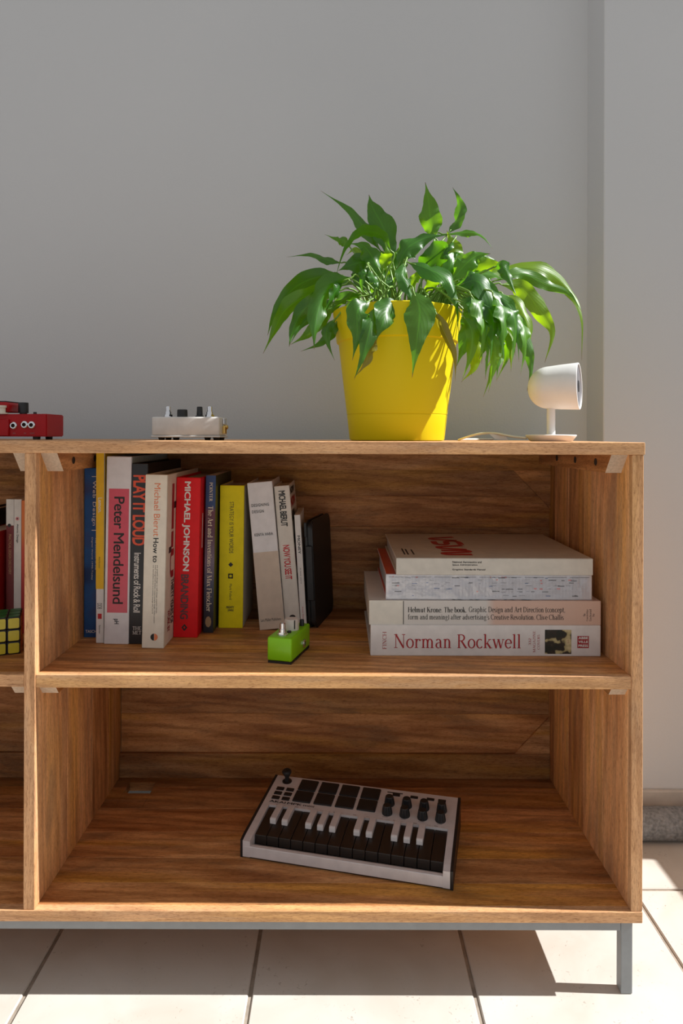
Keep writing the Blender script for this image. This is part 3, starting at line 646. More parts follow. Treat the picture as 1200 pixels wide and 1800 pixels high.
# 4 black book with orange title
b = Book('book', 'black book with tall orange-red and white spine titles', (-0.3130, 0.142, SZ1), 0.0262, 0.245, 0.292, 0.75, 0, mat('black_jacket', (0.014, 0.014, 0.016, 1), 0.35), group=GU)
b.spine(sans('PLAY IT LOUD', 0.03, 0.92), ORANGE_INK, 0.10, 0.92, 0.065, 0.455)
b.spine(sans('Instruments of Rock & Roll', 0.012, 0.92), PRINTW, 0.24, 0.66, 0.495, 0.825)
b.spine(serif('THE'), PRINTW, 0.22, 0.74, 0.902, 0.922, 'flat')
b.spine(serif('MET'), PRINTW, 0.22, 0.74, 0.926, 0.946, 'flat')
# 5 cream "How to"
CREAM = mat('cream_matt_jacket', (0.75, 0.69, 0.58, 1), 0.6)
b = Book('book', 'cream book standing furthest forward in the row of upright books', (-0.2775, 0.120, SZ1), 0.0348, 0.235, 0.275, 1.1, 0, CREAM, group=GU)
b.spine(sans('Michael Bierut'), ORANGE_SOFT, 0.42, 0.70, 0.05, 0.355)
b.spine(sans('How to', 0.012), INK, 0.42, 0.66, 0.365, 0.505)
for i, t in enumerate(('use graphic design to sell things, explain things,', 'make things look better, make people laugh, make people', "cry, and (every once in a while) change the world")):
    b.spine(sans(t), INK, 0.60 - i * 0.09, 0.665 - i * 0.09, 0.52, 0.80 + (0.055 if i == 1 else 0))
lay('logo_half', disc(16, 1, 90, 270), INK, b.r, b.at(0.47, 0.935), 0.0055, 0.011)
lay('logo_half', disc(16, 1, -90, 90), ORANGE_SOFT, b.r, b.at(0.64, 0.935), 0.0055, 0.011)
DKRED = mat('dark_crimson_ink', (0.30, 0.012, 0.02, 1), 0.5)
b.face(rects([(0, 0, 1, 1)]), DKRED, 0.14, 0.20, 0.06, 0.33)
b.face(rects([(0, 0, 1, 1)]), INK, 0.19, 0.27, 0.17, 0.21)
b.face(rects([(0, 0, 1, 1)]), DKRED, 0.14, 0.20, 0.345, 0.44)
b.face(rects([(0, 0, 1, 1)]), INK, 0.08, 0.15, 0.43, 0.465)
b.face(sans('U', 0.03), DKRED, 0.12, 0.22, 0.45, 0.62)
b.face(sans('THIRTY YEARS OF', 0.03), INK, 0.16, 0.24, 0.63, 0.90)
b.face(sans('WORK BY', 0.03), DKRED, 0.08, 0.15, 0.80, 0.93)
# 6 red branding book
REDC = mat('bright_red_cloth', (0.74, 0.006, 0.010, 1), 0.5, spec=0.3)
b = Book('book', 'bright red hardback with white capitals down its spine', (-0.2365, 0.178, SZ1), 0.0403, 0.19, 0.267, 1.1, 0, REDC, group=GU, round_spine=0.0013)
b.spine(sans('MICHAEL JOHNSON', 0.03, 0.96), PRINTW, 0.27, 0.60, 0.025, 0.585)
b.spine(sans('BRANDING', 0.03, 0.96), mat('grey_maroon_ink', (0.11, 0.035, 0.04, 1), 0.5), 0.27, 0.60, 0.605, 0.885)
lay('logo_half', ([(0, 0), (1, 1), (2, 0), (1, -1), (1, -0.4), (0.6, 0), (1, 0.4), (1.4, 0), (1, -0.4)], [(0, 1, 6, 5), (0, 5, 4, 3), (1, 2, 7, 6), (2, 3, 4, 7)]), INK, b.r, b.at(0.46, 0.937), 0.010, 0.012)
b.face(rects([(0, 0, 1, 1)]), PRINTW, 0.10, 0.13, 0.23, 0.45)
# 7 blue and mottled purple book
MOT = gradient_spine('mottled_cartoon_jacket', [(0.0, (0.006, 0.006, 0.012, 1)), (0.12, (0.012, 0.012, 0.025, 1)), (0.30, (0.045, 0.055, 0.10, 1)), (0.45, (0.17, 0.13, 0.19, 1)), (0.62, (0.10, 0.03, 0.06, 1)), (0.775, (0.13, 0.03, 0.05, 1)), (0.80, (0.018, 0.05, 0.16, 1)), (1.0, (0.022, 0.055, 0.17, 1))])
kk = MOT.node_tree
for nd in list(kk.nodes):
    if nd.type == 'VALTORGB':
        src = nd.inputs[0].links[0].from_socket
        mm = kk.nodes.new('ShaderNodeMath'); mm.operation = 'DIVIDE'; mm.inputs[1].default_value = 0.269
        nz = kk.nodes.new('ShaderNodeTexNoise'); nz.inputs['Scale'].default_value = 60
        ad = kk.nodes.new('ShaderNodeMath'); ad.operation = 'MULTIPLY_ADD'; ad.inputs[1].default_value = 0.10; 
        su = kk.nodes.new('ShaderNodeMath'); su.operation = 'SUBTRACT'; su.inputs[1].default_value = 0.05
        kk.links.new(src, mm.inputs[0]); kk.links.new(nz.outputs['Fac'], ad.inputs[0]); kk.links.new(mm.outputs[0], ad.inputs[2])
        kk.links.new(ad.outputs[0], su.inputs[0]); kk.links.new(su.outputs[0], nd.inputs[0])
b = Book('book', 'narrow navy and mottled purple book between the red and the yellow ones', (-0.2155, 0.207, SZ1), 0.0168, 0.165, 0.269, 0.85, 0, MOT, side=mat('dark_jacket_side', (0.05, 0.06, 0.03, 1), 0.4), group=GU, hard=False)
b.spine(serif('POINTER', 1.3), CREAM_INK, 0.36, 0.72, 0.045, 0.165)
b.spine(serif('The Art and Inventions of Max Fleischer', 1.3), CREAM_INK, 0.26, 0.80, 0.195, 0.865)
b.spine(disc(9), mat('gold_ink', (0.35, 0.24, 0.12, 1), 0.5), 0.2, 0.8, 0.895, 0.965, 'flat', 'spine_emblem')
# 8 yellow-green book
YG = mat('acid_yellow_jacket', (0.80, 0.66, 0.004, 1), 0.55, spec=0.25)
b = Book('book', 'acid yellow thick book with small hand-drawn black lettering', (-0.1690, 0.235, SZ1), 0.0425, 0.135, 0.250, 0.5, 0, YG, side=mat('white_boards', (0.62, 0.59, 0.50, 1), 0.6), group=GU)
b.spine(sans('STRATEGY IS YOUR WORDS', 0.0, 1.0), INK, 0.41, 0.58, 0.115, 0.475)
for v in (0.555, 0.635):
    lay('spine_icon', rects([(-1, -1, 1, -0.5), (-1, 0.5, 1, 1), (-1, -1, -0.5, 1), (0.5, -1, 1, 1)]) if v > 0.6 else disc(4), INK, b.r, b.at(0.48, v), 0.0085, 0.0085)
b.spine(sans('Mark Pollard'), INK, 0.44, 0.54, 0.69, 0.80)
b.spine(sans('MIGHTY', 0.03), INK, 0.32, 0.64, 0.845, 0.862, 'flat'); b.spine(sans('JUNGLE', 0.03), INK, 0.38, 0.62, 0.866, 0.885, 'flat')
# 9 white leaning "Designing Design"
WL = mat('white_leaning_jacket', (0.72, 0.70, 0.70, 1), 0.5)
b = Book('book', 'thick white book with a beige lower band, leaning left', (-0.1375, 0.2245, SZ1), 0.0435, 0.15, 0.256, -5.2, 0, WL, group=GU)
b.panel(mat('beige_paper_band', (0.60, 0.49, 0.39, 1), 0.6), 0, 1, 0.475, 1.0)
b.spine(sans('DESIGNING', 0.012, 1.15), INK, 0.10, 0.80, 0.145, 0.165, 'flat'); b.spine(sans('DESIGN', 0.012, 1.15), INK, 0.10, 0.57, 0.188, 0.208, 'flat')
b.spine(sans('KENYA HARA', 0.012, 1.15), INK, 0.12, 0.85, 0.345, 0.365, 'flat')
b.spine(sans('Lars Müller Publishers'), INK, 0.07, 0.88, 0.925, 0.945, 'flat')
# 10 leaning "Now You See It"
b = Book('book', 'slim ivory book with condensed black and red titles, leaning left', (-0.0933, 0.230, SZ1), 0.0268, 0.14, 0.250, -4.9, 0, mat('ivory_jacket', (0.66, 0.61, 0.54, 1), 0.55), group=GU)
b.spine(sans('MICHAEL BIERUT', 0.025, 0.9), INK, 0.26, 0.70, 0.035, 0.285)
b.spine(sans('NOW YOU SEE IT', 0.025, 0.9), RED_INK, 0.26, 0.70, 0.415, 0.655)
b.spine(disc(12, 1, 20, 160), INK, 0.30, 0.72, 0.902, 0.925, 'flat', 'spine_emblem'); b.spine(sans('PAPRESS', 0.02), INK, 0.34, 0.68, 0.93, 0.95, 'flat')
for (a0, a1, v0, v1, m_) in ((0.05, 0.75, 0.09, 0.16, RED_INK), (0.05, 0.7, 0.02, 0.07, INK), (0.04, 0.5, 0.18, 0.26, INK), (0.03, 0.2, 0.34, 0.42, INK), (0.03, 0.16, 0.44, 0.58, RED_INK), (0.03, 0.2, 0.62, 0.68, INK), (0.03, 0.2, 0.72, 0.95, RED_INK)):
    b.face(sans('NOW', 0.05), m_, a0, a1, v0, v1, 'side_flat')
# 11 thin white paperback
b = Book('book', 'small thin white paperback beside the black case', (-0.0660, 0.226, SZ1), 0.0100, 0.12, 0.200, -3.6, 0, mat('white_soft_cover', (0.66, 0.63, 0.60, 1), 0.6), group=GU, hard=False)
b.spine(sans('MONEY', 0.02), INK, 0.3, 0.75, 0.18, 0.34); b.spine(sans('A love story'), INK, 0.35, 0.6, 0.46, 0.60); b.spine(sans('Kate Northrup'), RED_INK, 0.35, 0.6, 0.80, 0.97)

# black zip case standing at the end of the row
def rounded(w, h, r, n=6):
    pts = []
    for cx, cz, a0 in ((w - r, h - r, 0), (r, h - r, 90), (r, r, 180), (w - r, r, 270)):
        pts += [(cx + r * math.cos(R(a0 + 90 * i / n)), cz + r * math.sin(R(a0 + 90 * i / n))) for i in range(n + 1)]
    return pts
case = root('tablet_case', 'black rounded tablet case standing at the end of the book row', 'case', (-0.0535, 0.232, SZ1), (0, R(-2.6), R(-12)))
LEATHER = mat('black_grained_leatherette', (0.010, 0.010, 0.011, 1), 0.5, grain=0.3, scale=200)
for x0, x1 in ((0, 0.0045), (0.0095, 0.0140)):
    bm = NB(); prism(bm, rounded(0.138, 0.188, 0.014), x0, x1, 'X')
    es = [e for e in bm.edges if abs(e.verts[0].co.x - e.verts[1].co.x) < 1e-6]
    bmesh.ops.bevel(bm, geom=es, offset=0.0014, segments=2, affect='EDGES'); done('cover', bm, LEATHER, case, True, auto=50)
bm = NB(); prism(bm, [(y + 0.003, z + 0.003) for y, z in rounded(0.130, 0.182, 0.011)], 0.0045, 0.0095, 'X'); done('tablet', bm, BLACK, case)
bm = NB(); box(bm, (0.001, -0.003, 0.05), (0.013, 0.002, 0.145), 0.001, 1); done('spine_strip', bm, LEATHER, case)
bm = NB(); box(bm, (-0.001, -0.0015, 0.160), (0.004, 0.012, 0.186), 0.001, 1); done('elastic_tab', bm, BLACK, case)

# flat stack on the right
GF = 'books lying flat in a stack'
z = SZ1
NR = mat('white_satin_jacket', (0.70, 0.665, 0.64, 1), 0.28)
b = Book('book', 'thick white book with red serif lettering at the bottom of the flat stack', (0.4015, 0.088, z), 0.0475, 0.262, 0.3535, flat=True, cover=NR, group=GF)
DRED = mat('deep_red_ink', (0.36, 0.012, 0.02, 1), 0.45)
b.spine(serif('FINCH'), DRED, 0.22, 0.78, 0.052, 0.070, 'flat')
b.spine(serif('Norman Rockwell', 0.95), DRED, 0.24, 0.72, 0.103, 0.652)
b.spine(serif('332'), DRED, 0.36, 0.58, 0.686, 0.697, 'flat'); b.spine(serif('MAGAZINE'), DRED, 0.13, 0.82, 0.705, 0.716, 'flat'); b.spine(serif('COVERS'), DRED, 0.22, 0.70, 0.724, 0.735, 'flat')
k = NT('dark_cover_vignette'); tc = k.new('ShaderNodeTexCoord'); n = k.new('ShaderNodeTexNoise', i_Scale=52.0, i_Detail=2.5); k.l(tc.outputs['Object'], n.inputs['Vector'])
k.l(k.ramp(n.outputs['Fac'], [(0.40, (0.012, 0.016, 0.010, 1)), (0.52, (0.03, 0.02, 0.012, 1)), (0.56, (0.40, 0.34, 0.16, 1)), (0.66, (0.60, 0.50, 0.28, 1)), (0.75, (0.25, 0.04, 0.02, 1))]), k.b.inputs['Base Color'])
b.panel(k.m, 0.08, 0.86, 0.757, 0.872, 'spine_picture')
b.panel(DRED, 0.27, 0.66, 0.898, 0.948, 'publisher_mark')
for i, t in enumerate(('ABBE', 'VILLE', 'PRESS')):
    b.spine(sans(t, 0.03), PRINTW, 0.56 - i * 0.125, 0.64 - i * 0.125, 0.902, 0.944, 'down', lift=0.0005)
z += 0.0475
kr = gradient_spine('grey_to_peach_jacket', [(0.0, (0.60, 0.40, 0.31, 1)), (0.46, (0.60, 0.41, 0.33, 1)), (0.50, (0.60, 0.565, 0.53, 1)), (1.0, (0.62, 0.585, 0.54, 1))])
nd = [q for q in kr.node_tree.nodes if q.type == 'VALTORGB'][0]; src = nd.inputs[0].links[0].from_socket
mm = kr.node_tree.nodes.new('ShaderNodeMath'); mm.operation = 'DIVIDE'; mm.inputs[1].default_value = 0.3535
kr.node_tree.links.new(src, mm.inputs[0]); kr.node_tree.links.new(mm.outputs[0], nd.inputs[0])
b = Book('book', 'cream to peach book with two lines of serif text, second from the stack bottom', (0.4020, 0.090, z), 0.0370, 0.228, 0.3560, flat=True, cover=kr, group=GF, hard=False)
b.panel(mat('pale_cream_band', (0.66, 0.62, 0.54, 1), 0.5), 0, 1, 0.0, 0.146); b.panel(INK, 0.02, 0.98, 0.1465, 0.1495, 'spine_rule', 0.0003)
b.spine(serif('Helmut Krone. The book.', 1.5), INK, 0.50, 0.74, 0.168, 0.420)
b.spine(serif('Graphic Design and Art Direction (concept,', 1.15), INK, 0.46, 0.76, 0.430, 0.845)
b.spine(serif("form and meaning) after advertising's Creative Revolution. Clive Challis", 1.15), INK, 0.16, 0.44, 0.168, 0.840)
for i, t in enumerate(('The', 'Cambridge', 'Enchorial', 'Press')):
    b.spine(serif(t), INK, 0.36 - (0.19 if i in (1, 2) else 0.0), 0.36 + (0.30 if i in (1, 2) else 0.12), 0.924 + i * 0.013, 0.9335 + i * 0.013, 'flat')
for i, t in enumerate(('K', 'R', 'O', 'N', 'E')):
    b.face(sans(t, 0.06), INK, 0.015, 0.055, 0.36 + i * 0.075, 0.405 + i * 0.075, 'side_down')
z += 0.0370
# third: book in a clear slipcase, chart print on the spine
b = Book('book', 'pale grey book in a clear sleeve with tiny chart print, second from the stack top', (0.3905, 0.0955, z), 0.0390, 0.245, 0.3185, flat=True, cover=mat('pale_grey_print', (0.64, 0.63, 0.67, 1), 0.2), side=mat('vermilion_cover', (0.50, 0.045, 0.012, 1), 0.35), group=GF, pages=mat('grey_page_edges', (0.45, 0.43, 0.41, 1), 0.8))
GREYL = mat('grey_line_ink', (0.36, 0.36, 0.40, 1), 0.5); BLUEL = mat('blue_line_ink', (0.10, 0.16, 0.36, 1), 0.5); PINKL = mat('pink_line_ink', (0.62, 0.22, 0.22, 1), 0.5); DKL = mat('charcoal_ink', (0.09, 0.09, 0.10, 1), 0.5)
rr = random.Random(3)
lay('chart_grid', rects([(i / 60, 0, i / 60 + 0.0012, 1) for i in range(1, 60)] + [(0, j / 22, 1, j / 22 + 0.012) for j in range(1, 22)]), mat('faint_grid_ink', (0.48, 0.48, 0.53, 1), 0.4), b.r, b.at(0.5, 0.5), 0.310, 0.033, 'down', 0.0002)
for m_, cnt, w0, hh in ((GREYL, 36, 0.02, 0.03), (DKL, 26, 0.026, 0.035), (BLUEL, 12, 0.022, 0.03), (PINKL, 14, 0.012, 0.06)):
    rs = []
    for _ in range(cnt):
        x = rr.uniform(0.0, 0.95); y = rr.choice([0.12, 0.3, 0.42, 0.55, 0.66, 0.78, 0.9]) + rr.uniform(-.02, .02); w_ = w0 * rr.uniform(0.4, 1.5)
        rs.append((x, y, x + w_, y + hh))
    rs += [(0, 0, 0.0005, 0.0005), (0.9995, 0.9995, 1, 1)]
    lay('chart_print', rects(rs), m_, b.r, b.at(0.5, 0.5), 0.312, 0.036, 'down', 0.0004)
lay('chart_rule', rects([(i * 0.112, 0, i * 0.112 + 0.095, 1) for i in range(9)]), DKL, b.r, b.at(0.90, 0.5), 0.31, 0.0006, 'down', 0.0004)
k = NT('clear_sleeve_plastic'); k.b.inputs['Base Color'].default_value = (0.9, 0.9, 0.92, 1); k.b.inputs['Roughness'].default_value = 0.12
tr = k.new('ShaderNodeBsdfTransparent'); ms = k.new('ShaderNodeMixShader'); ms.inputs[0].default_value = 0.92
gl = k.new('ShaderNodeBsdfGlossy'); gl.inputs['Roughness'].default_value = 0.15
tc = k.new('ShaderNodeTexCoord'); n = k.new('ShaderNodeTexNoise', i_Scale=40.0, i_Detail=3.0); k.l(tc.outputs['Object'], n.inputs['Vector'])
bp_ = k.new('ShaderNodeBump'); bp_.inputs['Strength'].default_value = 0.7; bp_.inputs['Distance'].default_value = 0.003
k.l(n.outputs['Fac'], bp_.inputs['Height']); k.l(bp_.outputs[0], gl.inputs['Normal'])
k.l(gl.outputs[0], ms.inputs[1]); k.l(tr.outputs[0], ms.inputs[2]); k.l(ms.outputs[0], k.o.inputs[0])
bm = NB(); box(bm, (0.0003, -0.0013, -0.0006), (0.0387, -0.0008, 0.3191)); done('clear_sleeve', bm, k.m, b.r)
z += 0.0390
# top: standards manual
NASA_C = mat('warm_grey_board', (0.50, 0.44, 0.35, 1), 0.55); NASA_S = mat('warm_grey_spine', (0.60, 0.56, 0.49, 1), 0.55)
b = Book('book', 'beige manual with red logo lettering lying on top of the flat stack', (0.3910, 0.092, z), 0.0258, 0.262, 0.3035, flat=True, cover=NASA_S, side=NASA_C, group=GF)
b.spine(sans('National Aeronautics and', 0.014), INK, 0.72, 0.84, 0.285, 0.433); b.spine(sans('Space Administration', 0.014), INK, 0.54, 0.66, 0.285, 0.412)
b.spine(sans('Graphics Standards Manual', 0.014), INK, 0.26, 0.38, 0.285, 0.452)
# worm-style logotype: continuous even strokes with rounded turns
def stroke(paths, w, n=6):
    vs, fs = [], []
    for p in paths:
        prev = None
        for i in range(len(p)):
            a, c = p[max(i - 1, 0)], p[min(i + 1, len(p) - 1)]
            dx, dy = c[0] - a[0], c[1] - a[1]; L = math.hypot(dx, dy) or 1
            nx, ny = -dy / L * w / 2, dx / L * w / 2
            vs += [(p[i][0] + nx, p[i][1] + ny), (p[i][0] - nx, p[i][1] - ny)]
            if prev is not None: fs.append((prev, prev + 1, prev + 3, prev + 2))
            prev = len(vs) - 2
    return vs, fs
def arch(cx, top, hw, lo0, lo1, r=0.14):   # rounded peak
    return [(cx - hw, lo0)] + _arc(cx, top - r, r, r, 160, 20, 8) + [(cx + hw, lo1)]
N_ = [(0.0, 0.0)] + [(0.0, 0.75)] + _arc(0.14, 0.86, 0.14, 0.14, 180, 25, 8) + _arc(0.52, 0.14, 0.14, 0.14, 205, 360, 8) + [(0.66, 0.25), (0.66, 1.0)]
A1 = arch(1.18, 1.0, 0.36, 0.0, 0.0)
S_ = [(2.35, 1.0), (1.95, 1.0)] + _arc(1.95, 0.76, 0.24, 0.24, 90, 270, 8) + [(2.15, 0.52)] + _arc(2.15, 0.26, 0.26, 0.26, 90, -90, 8) + [(1.68, 0.0)]
A2 = arch(2.86, 1.0, 0.36, 0.0, 0.0)
b.face(stroke([N_, A1, S_, A2], 0.25), mat('logo_red', (0.40, 0.016, 0.014, 1), 0.5), 0.10, 0.86, 0.245, 0.425, 'side_flat', 'cover_logo')
for i in range(3):
    b.face(rects([(0, 0, 1, 1)]), INK, 0.12, 0.34 - 0.02 * i, 0.050 + [0, 0.018, 0.048][i], 0.058 + [0, 0.018, 0.048][i], 'side_flat', 'cover_lettering')

# ------------------------------------------------------------------ left bay: books and puzzle cube
GL = 'books in the left compartment'
PY = 0.20
def lbx(px, Y): return (px - CX) * (Y - EYE_Y) / F
b = Book('book', 'slim maroon book with a white top in the left compartment', (lbx(11.5, PY), PY, SZ1), 0.0128, 0.15, 0.228, 0, 0, mat('maroon_jacket', (0.16, 0.012, 0.010, 1), 0.45), group=GL, hard=False)
b.panel(mat('soft_white_jacket', (0.66, 0.63, 0.58, 1), 0.5), 0, 1, 0, 0.195); lay('spine_emblem', disc(14), INK, b.r, b.at(0.42, 0.195), 0.0058, 0.0058, 'flat', 0.0004)
b.spine(sans('PRACTICAL DESIGN DISCOVERY', 0.01), mat('dull_gold_ink', (0.45, 0.25, 0.12, 1), 0.5), 0.35, 0.70, 0.26, 0.56); b.spine(sans('Dan Brown'), mat('dull_gold_ink', (0.45, 0.25, 0.12, 1), 0.5), 0.4, 0.6, 0.84, 0.93)
b = Book('book', 'slim white book with tiny dark title in the left compartment', (lbx(25.0, PY), PY, SZ1), 0.0130, 0.15, 0.228, 0, 0, mat('soft_white_jacket', (0.66, 0.63, 0.58, 1), 0.5), group=GL, hard=False)
lay('spine_emblem', disc(14), mat('pink_line_ink', (0.62, 0.22, 0.22, 1)), b.r, b.at(0.45, 0.145), 0.006, 0.006, 'flat', 0.0003)
lay('spine_emblem', disc(8), INK, b.r, b.at(0.45, 0.145), 0.0025, 0.0025, 'flat', 0.0005)
b.spine(sans('Atomic Design', 0.005), INK, 0.30, 0.62, 0.185, 0.325)
b = Book('book', 'orange-red book half hidden behind the wooden divider', (lbx(37.5, PY), PY, SZ1), 0.020, 0.15, 0.226, 0, 0,
         gradient_spine('orange_to_red_jacket', [(0.05, (0.40, 0.012, 0.012, 1)), (0.14, (0.55, 0.05, 0.015, 1)), (0.17, (0.66, 0.16, 0.02, 1))]), group=GL, hard=False)
b.spine(rects([(i * 0.09, 0, i * 0.09 + 0.06, 1) for i in range(11)]), PRINTW, 0.40, 0.60, 0.05, 0.28)
REDB = mat('dark_red_boards', (0.33, 0.010, 0.012, 1), 0.5)
b = Book('book', 'large dark red hardback at the left edge of the photograph', (lbx(8.0, PY) - 0.041, PY - 0.02, SZ1), 0.040, 0.17, 0.175, 0, 0, REDB, group=GL, pages=mat('pale_page_edges', (0.66, 0.64, 0.6, 1), 0.8), inset=0.001)
b = Book('book', 'dark book shape standing left of the red hardback', (lbx(8.0, PY) - 0.075, PY + 0.02, SZ1), 0.032, 0.15, 0.205, 0, 0, mat('black_jacket', (0.014, 0.014, 0.016, 1)), group=GL)  # book shape filling a dark area behind the red one

cube = root('puzzle_cube', 'plastic puzzle cube with a yellow face beside the divider', 'puzzle cube', tuple(P(36, 1151, 0.093).xy) + (SZ1 + 0.0003,), (0, 0, R(22)))
CE = 0.0190
STK = {c: mat('cube_' + c, v, 0.35) for c, v in dict(yellow=(0.62, 0.52, 0.03, 1), green=(0.015, 0.16, 0.035, 1), red=(0.45, 0.015, 0.015, 1), white=(0.7, 0.7, 0.68, 1), orange=(0.6, 0.14, 0.01, 1), blue=(0.01, 0.06, 0.3, 1)).items()}
cb = NB(); box(cb, (0, 0, 0), (CE, CE, CE), 0.0016, 2); cbo = None
sb = NB(); h_ = 0.0077; prism(sb, [(x - h_, y - h_) for x, y in rounded(2 * h_, 2 * h_, 0.0022, 4)], 0, 0.0004, 'Z'); sto = {}
for i in range(3):
    for j in range(3):
        for kk_ in range(3):
            loc = ((i - 3) * CE, j * CE, kk_ * CE)
            if cbo is None: cbo = done('cubelet', cb, BLACK, cube, loc=loc); o = cbo
            else: o = bpy.data.objects.new('cubelet', cbo.data); o.location = loc; link(o, cube)
            for cond, colr, rot, c in ((j == 0, 'yellow', (R(90), 0, 0), (CE / 2, 0, CE / 2)), (j == 2, 'white', (R(-90), 0, 0), (CE / 2, CE, CE / 2)),
                                       (kk_ == 2, 'green', (0, 0, 0), (CE / 2, CE / 2, CE)), (i == 0, 'red', (0, R(-90), 0), (0, CE / 2, CE / 2)), (i == 2, 'orange', (0, R(90), 0), (CE, CE / 2, CE / 2))):
                if not cond: continue
                if colr not in sto:
                    me = bpy.data.meshes.new('sticker'); bm2 = sb.copy(); bm2.to_mesh(me); bm2.free(); me.materials.append(STK[colr]); sto[colr] = me
                s_ = bpy.data.objects.new('sticker', sto[colr]); s_.location = c; s_.rotation_euler = rot; link(s_, o)

# ------------------------------------------------------------------ effect pedals
def knob(parent, x, y, z, r, h, m, name='knob', top=0.92, skirt=None, ribs=False):
    bm = NB()
    pr = [(r * (skirt or 1), 0)] + ([(r * skirt, h * 0.12), (r, h * 0.2)] if skirt else []) + [(r * top, h * 0.93), (r * top * 0.9, h), (0, h)]
    lathe(bm, pr, 20); return done(name, bm, m, parent, True, auto=35, loc=(x, y, z))
def footswitch(parent, x, y, z, s=1.0):
    bm = NB(); lathe(bm, [(0.0085 * s, 0), (0.0085 * s, 0.0015 * s)], 24); o = done('foot_switch', bm, CHROME, parent, loc=(x, y, z))
    bm = NB(); lathe(bm, [(0.0075 * s, 0.0015 * s), (0.0075 * s, 0.0045 * s)], 6); done('nut', bm, CHROME, o)
    bm = NB(); lathe(bm, [(0.0058 * s, 0.0045 * s), (0.0058 * s, 0.0095 * s), (0.0045 * s, 0.0095 * s), (0.0045 * s, 0.018 * s), (0.0038 * s, 0.0188 * s), (0, 0.019 * s)], 20); done('plunger', bm, CHROME, o, True, auto=35)
    return o
def jack(parent, x, y, z, ry=-90, r=0.0065):
    M = Matrix.Rotation(R(90), 4, 'X') if ry is None else Matrix.Rotation(R(ry), 4, 'Y')
    bm = NB(); lathe(bm, [(r * 0.55, -0.001), (r, -0.001), (r, 0.0016), (r * 0.8, 0.0026), (r * 0.55, 0.0026)], 18, M, closed=True); o = done('jack_socket', bm, CHROME, parent, True, auto=30, loc=(x, y, z))
    bm = NB(); lathe(bm, [(r * 0.56, 0.0002), (r * 0.56, 0.0004)], 16, M); done('socket_hole', bm, HOLE_SHADE, o); return o

# green mini pedal on the shelf, long side running away to the right
gp = root('mini_effect_pedal', 'lime green mini effect pedal on the upper shelf', 'effect pedal', (-0.107, 0.0545, SZ1), (0, 0, R(-15.5)))
GREEN = mat('lime_green_paint', (0.23, 0.56, 0.004, 1), 0.35, spec=0.35, coat=0.15, grain=0.03)
bm = NB(); box(bm, (0, 0, 0.0035), (0.0385, 0.088, 0.0385), 0.0028, 3); done('housing', bm, GREEN, gp, True, auto=40)
bm = NB(); box(bm, (0.001, 0.001, 0), (0.0375, 0.087, 0.0035)); done('base_plate', bm, BLACK, gp)
footswitch(gp, 0.0185, 0.016, 0.0385, 0.95)
o = knob(gp, 0.0215, 0.048, 0.0385, 0.0112, 0.0165, mat('ivory_knob', (0.66, 0.60, 0.54, 1), 0.4), top=0.96)
bm = NB(); box(bm, (0.0070, -0.0088, 0.003), (0.0084, -0.0072, 0.0160)); done('pointer_line', bm, BLACK, o)
knob(gp, 0.0240, 0.030, 0.0385, 0.0034, 0.0025, BLACK, 'indicator'); knob(gp, 0.0300, 0.072, 0.0385, 0.0038, 0.0095, BLACK)
jack(gp, 0.0385, 0.055, 0.016, 90)
for yy in (0.022, 0.070):
    bm = NB(); box(bm, (0.0372, yy, 0.0), (0.0380, yy + 0.012, 0.003)); done('rubber_pad', bm, BLACK, gp)

# white pedal on the cabinet top
T = TZ1
wp = root('effect_pedal', 'white effect pedal with two black knobs on the cabinet top', 'effect pedal', (-0.3115, 0.165, T), (0, 0, R(-2)))
PW = mat('white_powder_coat', (0.66, 0.635, 0.60, 1), 0.25, coat=0.2)
bm = NB()
box(bm, (0.001, 0.001, 0.0075), (0.114, 0.064, 0.0385), 0.0028, 3)
done('housing', bm, PW, wp, True, auto=40)
bm = NB(); box(bm, (0.0, 0.0, 0.0045), (0.115, 0.065, 0.0075), 0.0008, 1); done('base_plate', bm, PW, wp)
for x in (0.014, 0.037, 0.090, 0.106):
    bm = NB(); lathe(bm, [(0.0045, 0), (0.0058, 0.0045)], 16); done('rubber_foot', bm, BLACK, wp, True, auto=40, loc=(x, 0.014 if x < 0.03 or x > 0.1 else 0.02, 0))
for x in (0.014, 0.106):
    bm = NB(); lathe(bm, [(0.0045, 0), (0.0058, 0.0045)], 16); done('rubber_foot', bm, BLACK, wp, True, auto=40, loc=(x, 0.054, 0))
footswitch(wp, 0.0195, 0.033, 0.0385, 0.98); footswitch(wp, 0.0905, 0.033, 0.0385, 0.98)
knob(wp, 0.0445, 0.030, 0.0385, 0.0088, 0.0130, BLACK, top=0.97); knob(wp, 0.0715, 0.040, 0.0385, 0.0052, 0.0182, BLACK, top=0.9, skirt=1.4)
j = jack(wp, 0.1140, 0.030, 0.022, 90, 0.0060)
bm = NB(); lathe(bm, [(0.0038, 0), (0.0038, 0.007), (0.0024, 0.008), (0.0024, 0.0085), (0, 0.0085)], 14, Matrix.Rotation(R(90), 4, 'Y')); done('nut', bm, BRASS, j, True, auto=40)
for a in (-0.006, 0.006):
    bm = NB(); box(bm, (0.1142, 0.028 + a, 0.011), (0.1190, 0.0295 + a, 0.024), 0.0004, 1); done('solder_lug', bm, BRASS, wp)
bm = NB(); box(bm, (0.1142, 0.022, 0.026), (0.1175, 0.036, 0.0365), 0.0012, 2, Matrix.Identity(4)); done('power_jack', bm, CHROME, wp)

